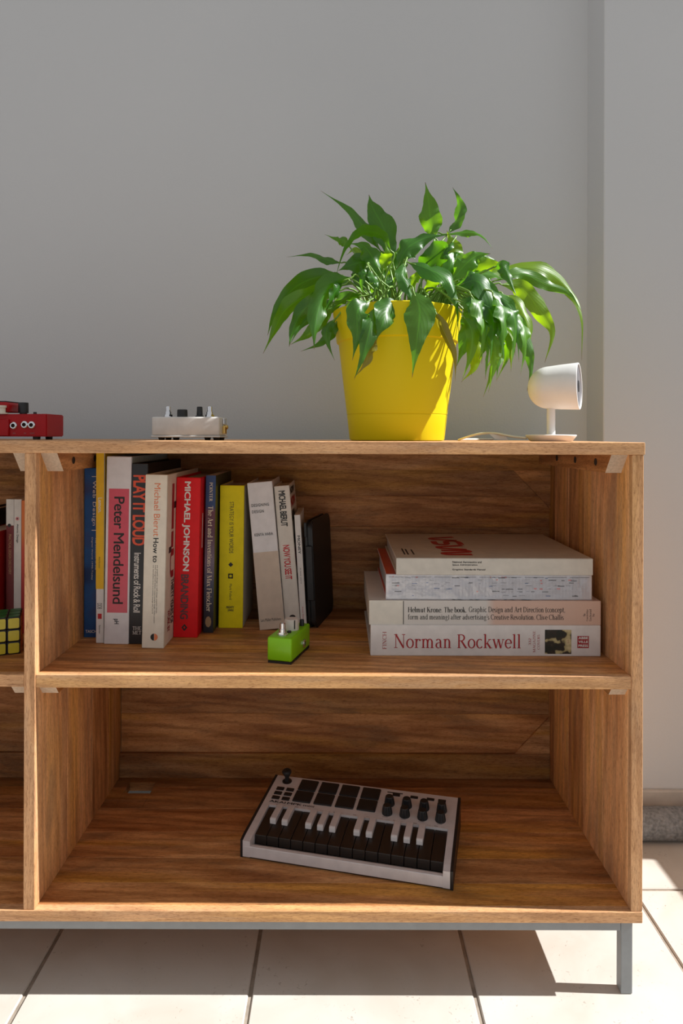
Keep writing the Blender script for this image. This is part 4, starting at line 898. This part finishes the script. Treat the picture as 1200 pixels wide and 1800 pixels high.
# red pedal at the left end
rp = root('effect_pedal', 'red effect pedal with jack sockets at the left end of the cabinet top', 'effect pedal', (-0.627, 0.155, T), (0, 0, 0))
PR = mat('red_powder_coat', (0.42, 0.005, 0.009, 1), 0.4, spec=0.3)
bm = NB(); prism(bm, [(0.0, 0.005), (0.147, 0.005), (0.147, 0.0425), (0.0, 0.041)], 0.004, 0.072, 'Y')
bmesh.ops.bevel(bm, geom=bm.edges[:], offset=0.0016, segments=2, affect='EDGES'); done('housing', bm, PR, rp, True, auto=40)
bm = NB(); prism(bm, [(0.0, 0.006), (0.086, 0.006), (0.086, 0.0335), (0.0, 0.0315)], 0.0, 0.006, 'Y')
bmesh.ops.bevel(bm, geom=bm.edges[:], offset=0.001, segments=1, affect='EDGES'); done('side_bumper', bm, PR, rp, True, auto=40)
bm = NB(); prism(bm, [(0.0, 0.0455), (0.081, 0.0455), (0.081, 0.058), (0.077, 0.062), (0.0, 0.062)], 0.010, 0.066, 'Y')
bmesh.ops.bevel(bm, geom=bm.edges[:], offset=0.0012, segments=1, affect='EDGES'); td = done('treadle', bm, PR, rp, True, auto=40)
bm = NB(); box(bm, (0.0, 0.012, 0.062), (0.076, 0.064, 0.0638), 0.0006, 1); done('rubber_grip', bm, BLACK, td)
bm = NB(); lathe(bm, [(0.009, 0.042), (0.009, 0.044), (0.005, 0.0445), (0.005, 0.052), (0.0065, 0.0525), (0.0065, 0.056), (0, 0.056)], 20); done('treadle_spring', bm, CREAM, rp, True, auto=40, loc=(0.074, 0.004, 0))
knob(rp, 0.0965, 0.030, 0.0445, 0.0082, 0.0175, BLACK, top=0.98)
bm = NB(); lathe(bm, [(0.006, 0.042), (0.006, 0.0447)], 16); done('knob_collar', bm, BLACK, rp, loc=(0.0965, 0.030, 0))
knob(rp, 0.116, 0.030, 0.0420, 0.0028, 0.0042, BLACK, 'indicator')
bm = NB(); lathe(bm, [(0.0032, -0.001), (0.0032, 0.001)], 12, Matrix.Rotation(R(90), 4, 'X')); done('screw_hole', bm, HOLE_SHADE, rp, loc=(0.0615, 0.0, 0.0345))
for x, zz in ((0.0925, 0.0230), (0.1105, 0.0245), (0.1222, 0.0240)): jack(rp, x, 0.004, zz, None, 0.0060)
for x, t, w_ in ((0.0925, 'IN', 0.004), (0.1105, '9V', 0.004), (0.1222, 'OUTPUT', 0.0075)):
    lay('socket_lettering', sans(t, 0.02), mat('faded_pink_print', (0.40, 0.16, 0.16, 1), 0.6), rp, (x + 0.001, 0.004, 0.0105), w_, 0.0020, 'flat')
for x in (0.012, 0.126):
    for yy in (0.014, 0.062):
        bm = NB(); lathe(bm, [(0.0055, 0), (0.006, 0.005)], 16); done('rubber_foot', bm, BLACK, rp, True, auto=40, loc=(x, yy, 0))

# ------------------------------------------------------------------ keyboard controller in the lower compartment
A0, A1 = P(421.5, 1507.5, 0.120), P(797, 1566.5, 0.041)
L = 0.3335; DK = 0.172
mk = root('mini_keyboard', 'white mini keyboard controller with black keys and pads in the lower compartment', 'keyboard', (A0.x, A0.y, BZ1 + 0.0003), (0, 0, math.atan2(A1.y - A0.y, A1.x - A0.x)))
SLOPE = 0.115
zt = lambda y: 0.0285 + SLOPE * y
SHELL = mat('white_matt_shell', (0.64, 0.60, 0.60, 1), 0.45); KEYB = mat('brown_black_keys', (0.020, 0.014, 0.011, 1), 0.35); PADB = mat('black_rubber_pads', (0.012, 0.010, 0.010, 1), 0.55)
for x0, x1 in ((0.0, 0.0045), (L - 0.0045, L)):
    bm = NB(); prism(bm, [(0.0015, 0.0), (DK, 0.0), (DK, zt(DK) + 0.0005), (0.0135, zt(0.0135) + 0.0005), (0.0015, 0.0275)], x0, x1, 'X'); done('side_cheek', bm, BLACK, mk)
bm = NB(); KX0, KX1, KY0, KY1 = 0.0165, L - 0.0150, 0.0195, 0.090
box(bm, (0.0045, 0.0, 0.0025), (L - 0.0045, 0.0075, 0.0195), 0.0010, 1)
for x0, x1 in ((0.0045, KX0), (KX1, L - 0.0045)):
    prism(bm, [(0.0002, 0.0025), (KY1, 0.0025), (KY1, zt(KY1)), (0.0135, zt(0.0135)), (0.0002, 0.0275)], x0, x1, 'X')
prism(bm, [(KY1, 0.0025), (DK - 0.0005, 0.0025), (DK - 0.0005, zt(DK)), (KY1, zt(KY1))], 0.0045, L - 0.0045, 'X')
prism(bm, [(0.0070, 0.0025), (KY0, 0.0025), (KY0, 0.0125), (0.0070, 0.0190)], KX0 - 0.001, KX1 + 0.001, 'X')
done('shell', bm, SHELL, mk)
bm = NB(); box(bm, (0.004, 0.003, 0.0), (L - 0.004, DK - 0.002, 0.0045)); box(bm, (KX0, KY0, 0.004), (KX1, KY1, 0.010)); done('base_plate', bm, BLACK, mk)
KP = (KX1 - KX0 - 0.001) / 15
bm = NB(); prism(bm, [(KY0 + 0.001, 0.0125), (KY1, 0.018), (KY1, zt(KY1) - 0.0035), (KY0 + 0.001, zt(KY0) - 0.0035)], 0.0004, KP - 0.0005, 'X')
bmesh.ops.bevel(bm, geom=bm.edges[:], offset=0.0005, segments=1, affect='EDGES')
kf = done('natural_key', bm, KEYB, mk, loc=(KX0 + 0.0005, 0, 0), label='dark natural key')
for i in range(1, 15):
    o = bpy.data.objects.new('natural_key', kf.data); o.location = (KX0 + 0.0005 + KP * i, 0, 0); link(o, mk)
af = None
for i in (1, 2, 4, 5, 6, 8, 9, 11, 12, 13):
    loc = (KX0 + 0.0005 + KP * i, 0, 0)
    if af is None:
        bm = NB(); y0, y1 = 0.050, KY1 - 0.0006; hw = 0.0051
        prism(bm, [(y0, zt(y0) - 0.004), (y1, zt(y1) - 0.004), (y1, zt(y1) + 0.0035), (y0 + 0.0025, zt(y0) + 0.0055), (y0, zt(y0) + 0.0035)], -hw, hw, 'X')
        bmesh.ops.bevel(bm, geom=bm.edges[:], offset=0.0006, segments=1, affect='EDGES')
        af = done('sharp_key', bm, SHELL, mk, loc=loc, label='white sharp key')
    else:
        o = bpy.data.objects.new('sharp_key', af.data); o.location = loc; link(o, mk)
TILT = math.atan(SLOPE)
def on_panel(name, x0, x1, y0, y1, h, m, bev=0.0012, parent=mk):
    bm = NB(); box(bm, (-(x1 - x0) / 2, -(y1 - y0) / 2, -0.001), ((x1 - x0) / 2, (y1 - y0) / 2, h), bev, 2)
    return done(name, bm, m, parent, True, auto=40, loc=((x0 + x1) / 2, (y0 + y1) / 2, zt((y0 + y1) / 2)), rot=(TILT, 0, 0))
for r_ in range(2):
    for c_ in range(4):
        x = 0.0525 + c_ * 0.0375; y = 0.1055 + r_ * 0.0315
        on_panel('drum_pad', x, x + 0.0318, y, y + 0.0285, 0.0028, PADB, 0.0014)
for r_ in range(3):
    for c_ in range(2):
        on_panel('small_button', 0.0150 + c_ * 0.0180, 0.0150 + c_ * 0.0180 + 0.0135, 0.1055 + r_ * 0.0125, 0.1055 + r_ * 0.0125 + 0.0082, 0.0016, PADB, 0.0008)
bm = NB(); lathe(bm, [(0.0085, 0), (0.0085, 0.001), (0.0042, 0.002), (0.0036, 0.009), (0.0080, 0.0165), (0.0086, 0.0195), (0.006, 0.0222), (0, 0.0225)], 22); done('joystick', bm, PADB, mk, True, auto=60, loc=(0.0270, 0.1570, zt(0.157)), rot=(TILT, 0, 0))
for r_ in range(2):
    for c_ in range(4):
        x = 0.2170 + c_ * 0.0293; y = 0.1085 + r_ * 0.0235
        bm = NB(); seg = 28; prof = [(0.0086, 0), (0.0084, 0.002), (0.0066, 0.0135), (0.0058, 0.0148), (0, 0.0148)]; lathe(bm, prof, seg)
        for v in bm.verts:
            if 0.001 < v.co.z < 0.014:
                a = math.atan2(v.co.y, v.co.x); f = 1 + 0.05 * (1 if int(round(a / (2 * math.pi) * seg)) % 2 else -1); v.co.x *= f; v.co.y *= f
        done('control_knob', bm, BLACK, mk, loc=(x, y, zt(y)), rot=(TILT, 0, 0))
for x0, x1 in ((0.2180, 0.2310), (0.2490, 0.2620), (0.2770, 0.2900), (0.2965, 0.3095)):
    on_panel('small_button', x0, x1, 0.1545, 0.1605, 0.0014, PADB, 0.0006)
on_panel('display_window', 0.2080, 0.2350, 0.1620, 0.1640, 0.0006, PADB, 0.0002)
fl = (Vector((1, 0, 0)), Vector((0, math.cos(TILT), math.sin(TILT))))
lay('brand_lettering', sans('AKAI', 0.025), INK, mk, (0.0285, 0.0995, zt(0.0995)), 0.0290, 0.0055, fl, 0.0003)
lay('brand_lettering', sans('MPK', 0.025), INK, mk, (0.0590, 0.0995, zt(0.0995)), 0.0260, 0.0055, fl, 0.0003)
lay('brand_lettering', sans('mini', 0.008), INK, mk, (0.0840, 0.0995, zt(0.0995)), 0.0190, 0.0052, fl, 0.0003)
lay('panel_print', rects([(i + 0.1, 0.35 if i % 3 else 0.0, i + 0.62, 0.65 if i % 3 else 1.0) for i in range(26)]), mat('grey_panel_print', (0.30, 0.27, 0.27, 1), 0.6), mk, (L / 2 + 0.004, 0.0930, zt(0.0930)), 0.285, 0.0016, fl, 0.0003)
lay('panel_print', rects([(i, 0, i + 0.30, 1) for i in range(4)]), mat('grey_panel_print', (0.30, 0.27, 0.27, 1), 0.6), mk, (0.2595, 0.0985, zt(0.0985)), 0.098, 0.0012, fl, 0.0003)

# ------------------------------------------------------------------ potted peace lily
PX, PYc = 0.0967, 0.200
plant = root('potted_peace_lily', 'bushy peace lily in a yellow plastic pot on the cabinet top', 'potted plant', (PX, PYc, TZ1))
PO = Vector(plant.location)
k = NT('yellow_pot_plastic'); tc = k.new('ShaderNodeTexCoord'); n = k.new('ShaderNodeTexNoise', i_Scale=300.0, i_Detail=3.0); k.l(tc.outputs['Object'], n.inputs['Vector'])
k.b.inputs['Base Color'].default_value = (0.68, 0.56, 0.002, 1); k.b.inputs['Roughness'].default_value = 0.5; k.b.inputs['Specular IOR Level'].default_value = 0.25; k.bump(n.outputs['Fac'], 0.06, 0.0004)
POT = k.m
bm = NB(); lathe(bm, [(0.074, 0.0), (0.0790, 0.0010), (0.0800, 0.0030), (0.0845, 0.0425), (0.0838, 0.0430), (0.0838, 0.0438), (0.0847, 0.0443),
                      (0.0990, 0.1625), (0.0992, 0.1632), (0.1022, 0.1650), (0.1028, 0.1670), (0.1085, 0.2140), (0.1088, 0.2158), (0.1075, 0.2172), (0.1050, 0.2172), (0.1035, 0.2150), (0.0960, 0.150), (0.0, 0.150)], 72)
done('pot', bm, POT, plant, True, auto=28)
SOIL = mat('dark_potting_soil', (0.035, 0.022, 0.014, 1), 0.95, grain=0.5, scale=150)
bm = NB(); lathe(bm, [(0.1030, 0.192), (0.07, 0.197), (0.03, 0.200), (0, 0.201)], 40)
for v in bm.verts: v.co.z += random.uniform(-.002, .002)
done('soil', bm, SOIL, plant, True)
LD = leaf_mat('deep_green_leaf', (0.020, 0.105, 0.006, 1), (0.042, 0.175, 0.010, 1), (0.20, 0.52, 0.010, 1), 0.42)
LM = leaf_mat('mid_green_leaf', (0.036, 0.155, 0.007, 1), (0.075, 0.25, 0.011, 1), (0.30, 0.64, 0.010, 1), 0.48)
LY = leaf_mat('sun_tinted_yellow_green_leaf', (0.10, 0.26, 0.012, 1), (0.16, 0.34, 0.018, 1), (0.50, 0.80, 0.010, 1), 0.55)  # paler leaf copy: sun shining through the blade is put into its colour
LO = leaf_mat('ageing_olive_leaf', (0.16, 0.16, 0.015, 1), (0.24, 0.23, 0.022, 1), (0.42, 0.36, 0.02, 1), 0.40)
STEMM = mat('pale_green_petiole', (0.16, 0.30, 0.04, 1), 0.4, grain=0.15)
prof_pts = [(0, .04), (.06, .22), (.14, .55), (.22, .86), (.32, 1.0), (.43, .96), (.54, .79), (.64, .56), (.73, .34), (.81, .18), (.89, .08), (.96, .035), (1, .01)]
def wprof(t):
    for (a, x), (b, y) in zip(prof_pts[:-1], prof_pts[1:]):
        if t <= b:
            u = (t - a) / (b - a); u = u * u * (3 - 2 * u) * 0.5 + u * 0.5; return x + (y - x) * u
    return prof_pts[-1][1]
EYE = Vector((0, EYE_Y, EYE_Z))
lrng = random.Random(11)
def leaf(pts, wpx, m=LD, roll=0, fold=0.22, wave=0.30, twist=0, stem=None):
    """pts: (photo x, photo y, depth) from blade base to tip; width in photo pixels; roll turns the blade about its midrib"""
    pts = [p if i in (0, len(pts) - 1) else (p[0] + lrng.uniform(-3.5, 3.5), p[1] + lrng.uniform(-3, 3), p[2] + lrng.uniform(-.006, .006)) for i, p in enumerate(pts)]
    P3 = [P(*p) for p in pts]; N = 30; cl = catmull(P3, N)
    Dm = sum(p[2] for p in pts) / len(pts) - EYE_Y; W = wpx * Dm / F / 2 * 0.90
    ph = lrng.uniform(0, 6.28); ph2 = lrng.uniform(0, 6.28); fr = lrng.uniform(2.2, 3.6)
    vs, fs, uvs = [], [], []; K = 4; prevw = None
    for i, p in enumerate(cl):
        t = i / N
        T_ = (cl[min(i + 1, N)] - cl[max(i - 1, 0)]).normalized(); V = (p - EYE).normalized()
        w = T_.cross(V)
        if w.length < 0.15 and prevw is not None: w = prevw
        w.normalize()
        if prevw is not None: w = (w * 0.6 + prevw * 0.4); w = (w - T_ * w.dot(T_)).normalized()
        prevw = w.copy()
        q = Matrix.Rotation(R(roll + twist * (t - 0.4)), 3, T_); wd_ = q @ w; nd_ = wd_.cross(T_).normalized()
        if nd_.dot(-V) < 0 and abs(roll) < 80: pass
        hw = W * wprof(t)
        for j in range(-K, K + 1):
            s_ = j / K; hwj = hw * (1 + 0.07 * math.sin(fr * 7.5 * t + (ph if s_ > 0 else ph2) * 1.7))
            wv = wave * hw * (abs(s_) ** 2) * math.sin(fr * 2 * math.pi * t + (ph if s_ > 0 else ph2)) + 0.10 * hw * math.sin(t * 44 + ph2) * abs(s_) ** 3
            lift = fold * hw * (abs(s_) ** 1.2) + wv
            vs.append(p + wd_ * (s_ * hwj * (1 - 0.25 * fold * fold)) + nd_ * lift - PO); uvs.append((s_ * 0.5 + 0.5, t))
    n = 2 * K + 1
    for i in range(N):
        for j in range(n - 1): fs.append((i * n + j, i * n + j + 1, (i + 1) * n + j + 1, (i + 1) * n + j))
    me = bpy.data.meshes.new('leaf'); me.from_pydata(vs, [], fs); me.materials.append(m)
    uvl = me.uv_layers.new(name='UVMap')
    for lp in me.loops: uvl.data[lp.index].uv = uvs[lp.vertex_index]
    me.polygons.foreach_set('use_smooth', [True] * len(me.polygons))
    o = bpy.data.objects.new('leaf', me); link(o, plant)
    # petiole from the soil to the blade
    b0 = cl[0]; t0 = (cl[0] - cl[2]).normalized()
    a = lrng.uniform(0, 6.28); rr_ = lrng.uniform(0.005, 0.055)
    ang = math.atan2(b0.y - PYc, b0.x - PX); 
    rad = min(0.075, 0.35 * math.hypot(b0.x - PX, b0.y - PYc) + lrng.uniform(0, 0.02))
    ang += lrng.uniform(-0.5, 0.5)
    st = Vector((PX + rad * math.cos(ang), PYc + rad * math.sin(ang), TZ1 + 0.195))
    up = st + Vector(((b0.x - st.x) * 0.15, (b0.y - st.y) * 0.15, max(0.03, (b0.z - st.z) * 0.6)))
    if b0.z < st.z + 0.06: up = st + Vector(((b0.x - st.x) * 0.35, (b0.y - st.y) * 0.35, max(0.035, 0.05)))
    pts_ = catmull([st, up, b0 + t0 * 0.012 * (1 if b0.z > st.z + 0.02 else 0.3), b0, cl[3]], 16)
    bm = NB(); tube(bm, [p - PO for p in pts_], 0.0021, 7, 0.45); done('petiole', bm, STEMM, o, True)
    return o

# back row, upright
leaf([(690, 462, .25), (676, 405, .25), (655, 365, .25), (648, 342, .25)], 50, LD, 12, 0.15, twist=-20)
leaf([(668, 440, .27), (640, 402, .28), (610, 366, .29), (563, 335, .30)], 27, LD, 25, 0.25)
leaf([(764, 418, .24), (760, 388, .24), (750, 350, .24), (747, 320, .24)], 44, LM, -10, 0.25)
leaf([(786, 412, .27), (804, 385, .28), (808, 355, .28), (795, 329, .28)], 27, LD, -35, 0.3, twist=50)
leaf([(778, 412, .26), (812, 409, .25), (845, 416, .24), (867, 438, .23)], 17, LM, -50, 0.3)
leaf([(700, 468, .20), (716, 440, .20), (746, 420, .20), (790, 412, .20)], 44, LD, -28, 0.3)
leaf([(797, 500, .23), (800, 465, .24), (792, 430, .25), (785, 405, .25)], 58, LY, 10, 0.15)
leaf([(742, 492, .22), (760, 460, .21), (782, 436, .20), (782, 458, .18)], 52, LD, 20, 0.25)
leaf([(796, 424, .20), (790, 430, .19), (784, 445, .18), (780, 456, .175)], 14, LD, 40, 0.5)
leaf([(792, 496, .18), (816, 466, .18), (842, 446, .18), (862, 446, .175)], 46, LM, -25, 0.3)
leaf([(805, 500, .22), (830, 478, .23), (862, 466, .23), (898, 464, .23)], 44, LY, 20, 0.2)
# left, upper
leaf([(686, 440, .17), (668, 412, .165), (636, 408, .155), (606, 436, .15), (588, 492, .145)], 36, LD, -52, 0.25, 0.08)
leaf([(672, 480, .16), (677, 455, .15), (682, 440, .145), (676, 424, .14)], 26, LY, 20, 0.2, 0.2)
leaf([(668, 478, .19), (655, 450, .19), (635, 432, .19), (612, 428, .20)], 40, LM, 25, 0.3)
leaf([(616, 436, .25), (604, 420, .25), (590, 420, .25), (570, 412, .25)], 22, LM, 35, 0.5, 0.3)
leaf([(600, 462, .26), (576, 459, .26), (545, 447, .27), (503, 452, .27)], 17, LD, 35, 0.3)
leaf([(660, 482, .20), (640, 462, .20), (615, 466, .20), (594, 476, .20)], 44, LD, 15, 0.25)
leaf([(680, 500, .24), (660, 470, .25), (640, 452, .25), (612, 462, .25)], 46, LD, -20, 0.2)
# left, arching
leaf([(612, 492, .22), (560, 488, .23), (510, 510, .24), (484, 556, .24), (470, 590, .24)], 38, LD, -18, 0.22)
leaf([(606, 500, .19), (550, 514, .18), (504, 548, .18), (480, 586, .18), (462, 622, .18)], 36, LM, -22, 0.2)
leaf([(600, 510, .17), (556, 524, .16), (528, 556, .16), (512, 588, .16), (508, 610, .16)], 32, LD, -12, 0.3)
leaf([(590, 522, .20), (560, 545, .19), (530, 572, .19), (509, 606, .19)], 22, LD, 0, 0.35)
leaf([(588, 530, .22), (562, 560, .21), (535, 586, .21), (510, 606, .21)], 30, LM, 10, 0.3)
leaf([(618, 488, .13), (582, 502, .11), (562, 540, .10), (556, 580, .10), (552, 614, .10)], 52, LD, -30, 0.35, twist=40)
leaf([(600, 494, .13), (592, 505, .12), (580, 525, .115), (572, 545, .11)], 34, LD, -45, 0.2)
leaf([(592, 566, .17), (584, 580, .16), (562, 604, .155), (528, 618, .15)], 26, LD, 10, 0.3)
leaf([(590, 560, .15), (578, 575, .14), (576, 600, .135), (588, 634, .13)], 22, LD, 20, 0.35)
leaf([(640, 520, .14), (610, 525, .13), (592, 535, .13), (580, 550, .13)], 26, LD, -40, 0.3)
# front, hanging over the pot
leaf([(650, 528, .095), (632, 548, .075), (626, 590, .070), (619, 634, .072)], 46, LD, 8, 0.25)
leaf([(660, 540, .085), (652, 570, .070), (640, 620, .068), (622, 668, .070)], 36, LD, -14, 0.3)
leaf([(662, 575, .080), (652, 605, .078), (640, 638, .072), (622, 664, .074)], 28, LO, 30, 0.3)
leaf([(696, 526, .100), (682, 545, .080), (672, 570, .072), (658, 602, .074)], 50, LD, -10, 0.25)
leaf([(726, 512, .090), (740, 545, .066), (732, 600, .060), (724, 664, .066)], 60, LD, 0, 0.16, 0.05)
leaf([(764, 546, .095), (778, 575, .078), (794, 622, .075), (800, 672, .082)], 22, LO, 25, 0.5, 0.05)
leaf([(712, 462, .125), (708, 484, .105), (718, 512, .100), (727, 548, .100)], 30, LD, -25, 0.4)
leaf([(650, 474, .13), (652, 484, .12), (660, 498, .115), (666, 514, .115)], 22, LD, -35, 0.3)
leaf([(644, 470, .14), (634, 478, .13), (632, 498, .13), (640, 520, .13)], 18, LD, 35, 0.4)
leaf([(718, 462, .14), (752, 472, .11), (786, 494, .10), (800, 532, .10), (806, 586, .105)], 40, LD, -40, 0.3)
leaf([(744, 520, .15), (758, 500, .13), (778, 494, .12), (792, 508, .115)], 26, LY, 30, 0.2)
leaf([(724, 510, .14), (728, 490, .13), (738, 480, .125), (745, 492, .12)], 20, LY, 15, 0.3)
# right, near cascade
leaf([(800, 505, .13), (840, 494, .105), (872, 530, .095), (884, 566, .09), (874, 596, .09)], 54, LD, -42, 0.28, 0.18)
leaf([(800, 500, .14), (830, 490, .12), (848, 500, .11), (852, 522, .11)], 34, LD, -40, 0.3)
leaf([(815, 520, .11), (836, 532, .09), (852, 556, .085), (868, 582, .085)], 36, LD, -40, 0.3)
leaf([(812, 512, .13), (850, 512, .115), (872, 560, .105), (866, 610, .105)], 48, LD, -15, 0.25)
leaf([(815, 540, .14), (822, 570, .12), (816, 610, .115), (802, 644, .115)], 40, LD, 8, 0.2)
leaf([(834, 545, .13), (848, 575, .115), (852, 600, .11), (842, 632, .11)], 36, LD, -10, 0.3)
leaf([(842, 580, .17), (840, 610, .16), (832, 645, .155), (810, 672, .155)], 28, LY, 5, 0.25)
leaf([(860, 580, .19), (872, 615, .18), (868, 650, .175), (849, 698, .175)], 28, LM, 10, 0.3)
leaf([(850, 560, .18), (866, 590, .17), (870, 620, .165), (852, 652, .165)], 24, LM, 30, 0.3)
leaf([(880, 570, .20), (892, 600, .19), (890, 630, .185), (873, 668, .185)], 20, LM, 20, 0.35)
leaf([(876, 560, .21), (894, 590, .20), (895, 620, .195), (898, 654, .195)], 24, LY, -20, 0.3)
leaf([(872, 525, .18), (898, 555, .17), (922, 600, .165), (931, 645, .165), (926, 688, .165)], 36, LD, -15, 0.28)
leaf([(884, 518, .20), (908, 530, .19), (926, 570, .185), (930, 610, .185), (934, 648, .185)], 26, LY, -30, 0.3)
leaf([(868, 470, .17), (882, 468, .15), (894, 492, .145), (908, 522, .145)], 30, LD, -30, 0.45)
leaf([(880, 500, .23), (914, 504, .24), (946, 545, .24), (968, 584, .24), (957, 638, .24)], 38, LY, -10, 0.2, 0.3)
leaf([(832, 494, .25), (890, 472, .27), (950, 474, .28), (996, 506, .29), (1024, 558, .29), (1022, 634, .29)], 34, LY, -38, 0.25, 0.25)
leaf([(868, 494, .24), (916, 482, .25), (958, 500, .26), (1000, 518, .27), (1022, 548, .27)], 28, LM, -20, 0.25)
leaf([(820, 486, .22), (842, 478, .21), (870, 484, .21), (905, 498, .21)], 26, LM, -50, 0.2)
# right cascade, more hanging blades in front of and behind the pot's right side
leaf([(806, 528, .10), (832, 540, .085), (848, 580, .08), (846, 640, .08)], 34, LM, -12, 0.3)
leaf([(822, 520, .11), (858, 540, .095), (880, 585, .09), (886, 640, .09)], 34, LD, -22, 0.3)
leaf([(836, 512, .12), (880, 530, .105), (906, 580, .10), (912, 636, .10)], 34, LD, -25, 0.3)
leaf([(812, 552, .10), (826, 585, .09), (828, 625, .085), (812, 668, .085)], 28, LM, 10, 0.3)
leaf([(856, 575, .10), (868, 610, .095), (870, 645, .09), (858, 690, .09)], 24, LM, 5, 0.3)
leaf([(812, 530, .22), (846, 545, .23), (872, 590, .23), (878, 640, .23)], 34, LD, -20, 0.3)
leaf([(826, 520, .26), (870, 530, .27), (900, 575, .28), (905, 625, .28)], 34, LD, -20, 0.3)
leaf([(812, 560, .24), (828, 595, .25), (836, 630, .25), (828, 660, .25)], 26, LM, 15, 0.3)
for (x0, y0, dep, w_, m_) in ((828, 520, .085, 44, LM), (846, 528, .10, 46, LD), (866, 520, .09, 44, LM), (838, 556, .12, 44, LD), (884, 532, .105, 44, LM), (858, 560, .135, 42, LD), (900, 548, .12, 40, LM)):
    leaf([(x0, y0, dep), (x0 + 16, y0 + 22, dep - .01), (x0 + 22, y0 + 62, dep - .012), (x0 + 14, y0 + 112, dep - .012)], w_, m_, -58, 0.25)  # blades added and turned to the sun so that they shade the pot
# small leaf tips low on the left
leaf([(604, 532, .24), (575, 545, .25), (552, 568, .25), (540, 596, .25)], 24, LD, -10, 0.3)
leaf([(622, 500, .27), (585, 492, .28), (548, 500, .29), (520, 520, .29)], 30, LD, 20, 0.25)
# inner fill
for i in range(22):
    x = lrng.uniform(640, 830); y = lrng.uniform(455, 520); dy = lrng.uniform(.20, .30); dx = (x - 700) * lrng.uniform(0.2, 0.5) + lrng.uniform(-20, 20)
    leaf([(x, y + 30, dy), (x + dx * 0.4, y - 5, dy), (x + dx * 0.8, y - 20, dy + .01), (x + dx * 1.3, y - 10, dy + .02)], lrng.uniform(24, 40), lrng.choice([LD, LM, LM, LY]), lrng.uniform(-40, 40), 0.25)

# ------------------------------------------------------------------ security camera and its cable
CY_ = 0.150
cb0 = P(968, 770, CY_)
sc = root('desk_camera', 'small white camera on a round stand at the right end of the cabinet top', 'camera', (cb0.x, CY_, TZ1))
CW = mat('soft_white_camera_shell', (0.74, 0.73, 0.72, 1), 0.45, grain=0.02)
bm = NB(); lathe(bm, [(0.030, 0), (0.0335, 0.0008), (0.0395, 0.0085), (0.0400, 0.0098), (0.0390, 0.0108), (0.02, 0.0112), (0, 0.0112)], 48); done('base', bm, CW, sc, True, auto=40)
bm = NB(); lathe(bm, [(0.0066, 0.011), (0.0066, 0.056), (0.0055, 0.058), (0, 0.058)], 20); done('stem', bm, CW, sc, True, auto=40)
# bullet head, its axis pointing right and a little towards the camera
hd = Matrix.Translation(Vector((0.0025, 0, 0.0875))) @ Matrix.Rotation(R(-26), 4, 'Z') @ Matrix.Rotation(R(90 - 1.5), 4, 'Y')
pr = []
for i in range(13):
    a = R(-90 + 90 * i / 12); pr.append((0.0345 * math.cos(a) ** 0.9 if i else 0.0, -0.005 + 0.034 * math.sin(a)))
pr += [(0.0360, 0.012), (0.0370, 0.028), (0.0376, 0.040), (0.0374, 0.0412), (0.0362, 0.0416), (0.0352, 0.0412), (0.0348, 0.0395)]
bm = NB(); lathe(bm, pr, 48, hd, closed=True); h_o = done('camera_head', bm, CW, sc, True, auto=50)
bm = NB(); lathe(bm, [(0.0349, 0.0385), (0.0349, 0.0396), (0.012, 0.0400), (0, 0.0400)], 48, hd); done('front_glass', bm, mat('grey_camera_face', (0.16, 0.16, 0.18, 1), 0.2), h_o, True, auto=40)
bm = NB(); lathe(bm, [(0.0095, 0.0400), (0.0095, 0.0405), (0.007, 0.0407), (0, 0.0407)], 24, hd); done('lens', bm, BLACK, h_o, True, auto=40)
CABLE = mat('white_cable_sheath', (0.72, 0.68, 0.60, 1), 0.5)
bm = NB()
zc = TZ1 + 0.0022
pts = catmull([(cb0.x - 0.037, CY_ + 0.008, TZ1 + 0.0050), (cb0.x - 0.060, CY_ + 0.018, TZ1 + 0.0080), (cb0.x - 0.085, CY_ + 0.030, TZ1 + 0.0130), (cb0.x - 0.110, CY_ + 0.045, TZ1 + 0.0115), (cb0.x - 0.135, CY_ + 0.075, zc), (cb0.x - 0.120, CY_ + 0.13, zc), (cb0.x - 0.08, CY_ + 0.185, zc), (cb0.x - 0.04, CY_ + 0.24, zc)], 60)
tube(bm, pts, 0.0019, 8); done('cable', bm, CABLE, sc, True)
bm = NB()
tp = [(cb0.x - 0.094, TZ1 + 0.0120), (cb0.x - 0.068, TZ1 + 0.0095), (cb0.x - 0.062, TZ1 + 0.0015), (cb0.x - 0.084, TZ1 + 0.0030)]
prism(bm, tp, CY_ + 0.0285, CY_ + 0.0290, 'Y'); done('cable_tag', bm, WHITEP, sc)
for o in sc.children:
    if o.name.startswith('cable'):
        for v in o.data.vertices: v.co -= Vector(sc.location)
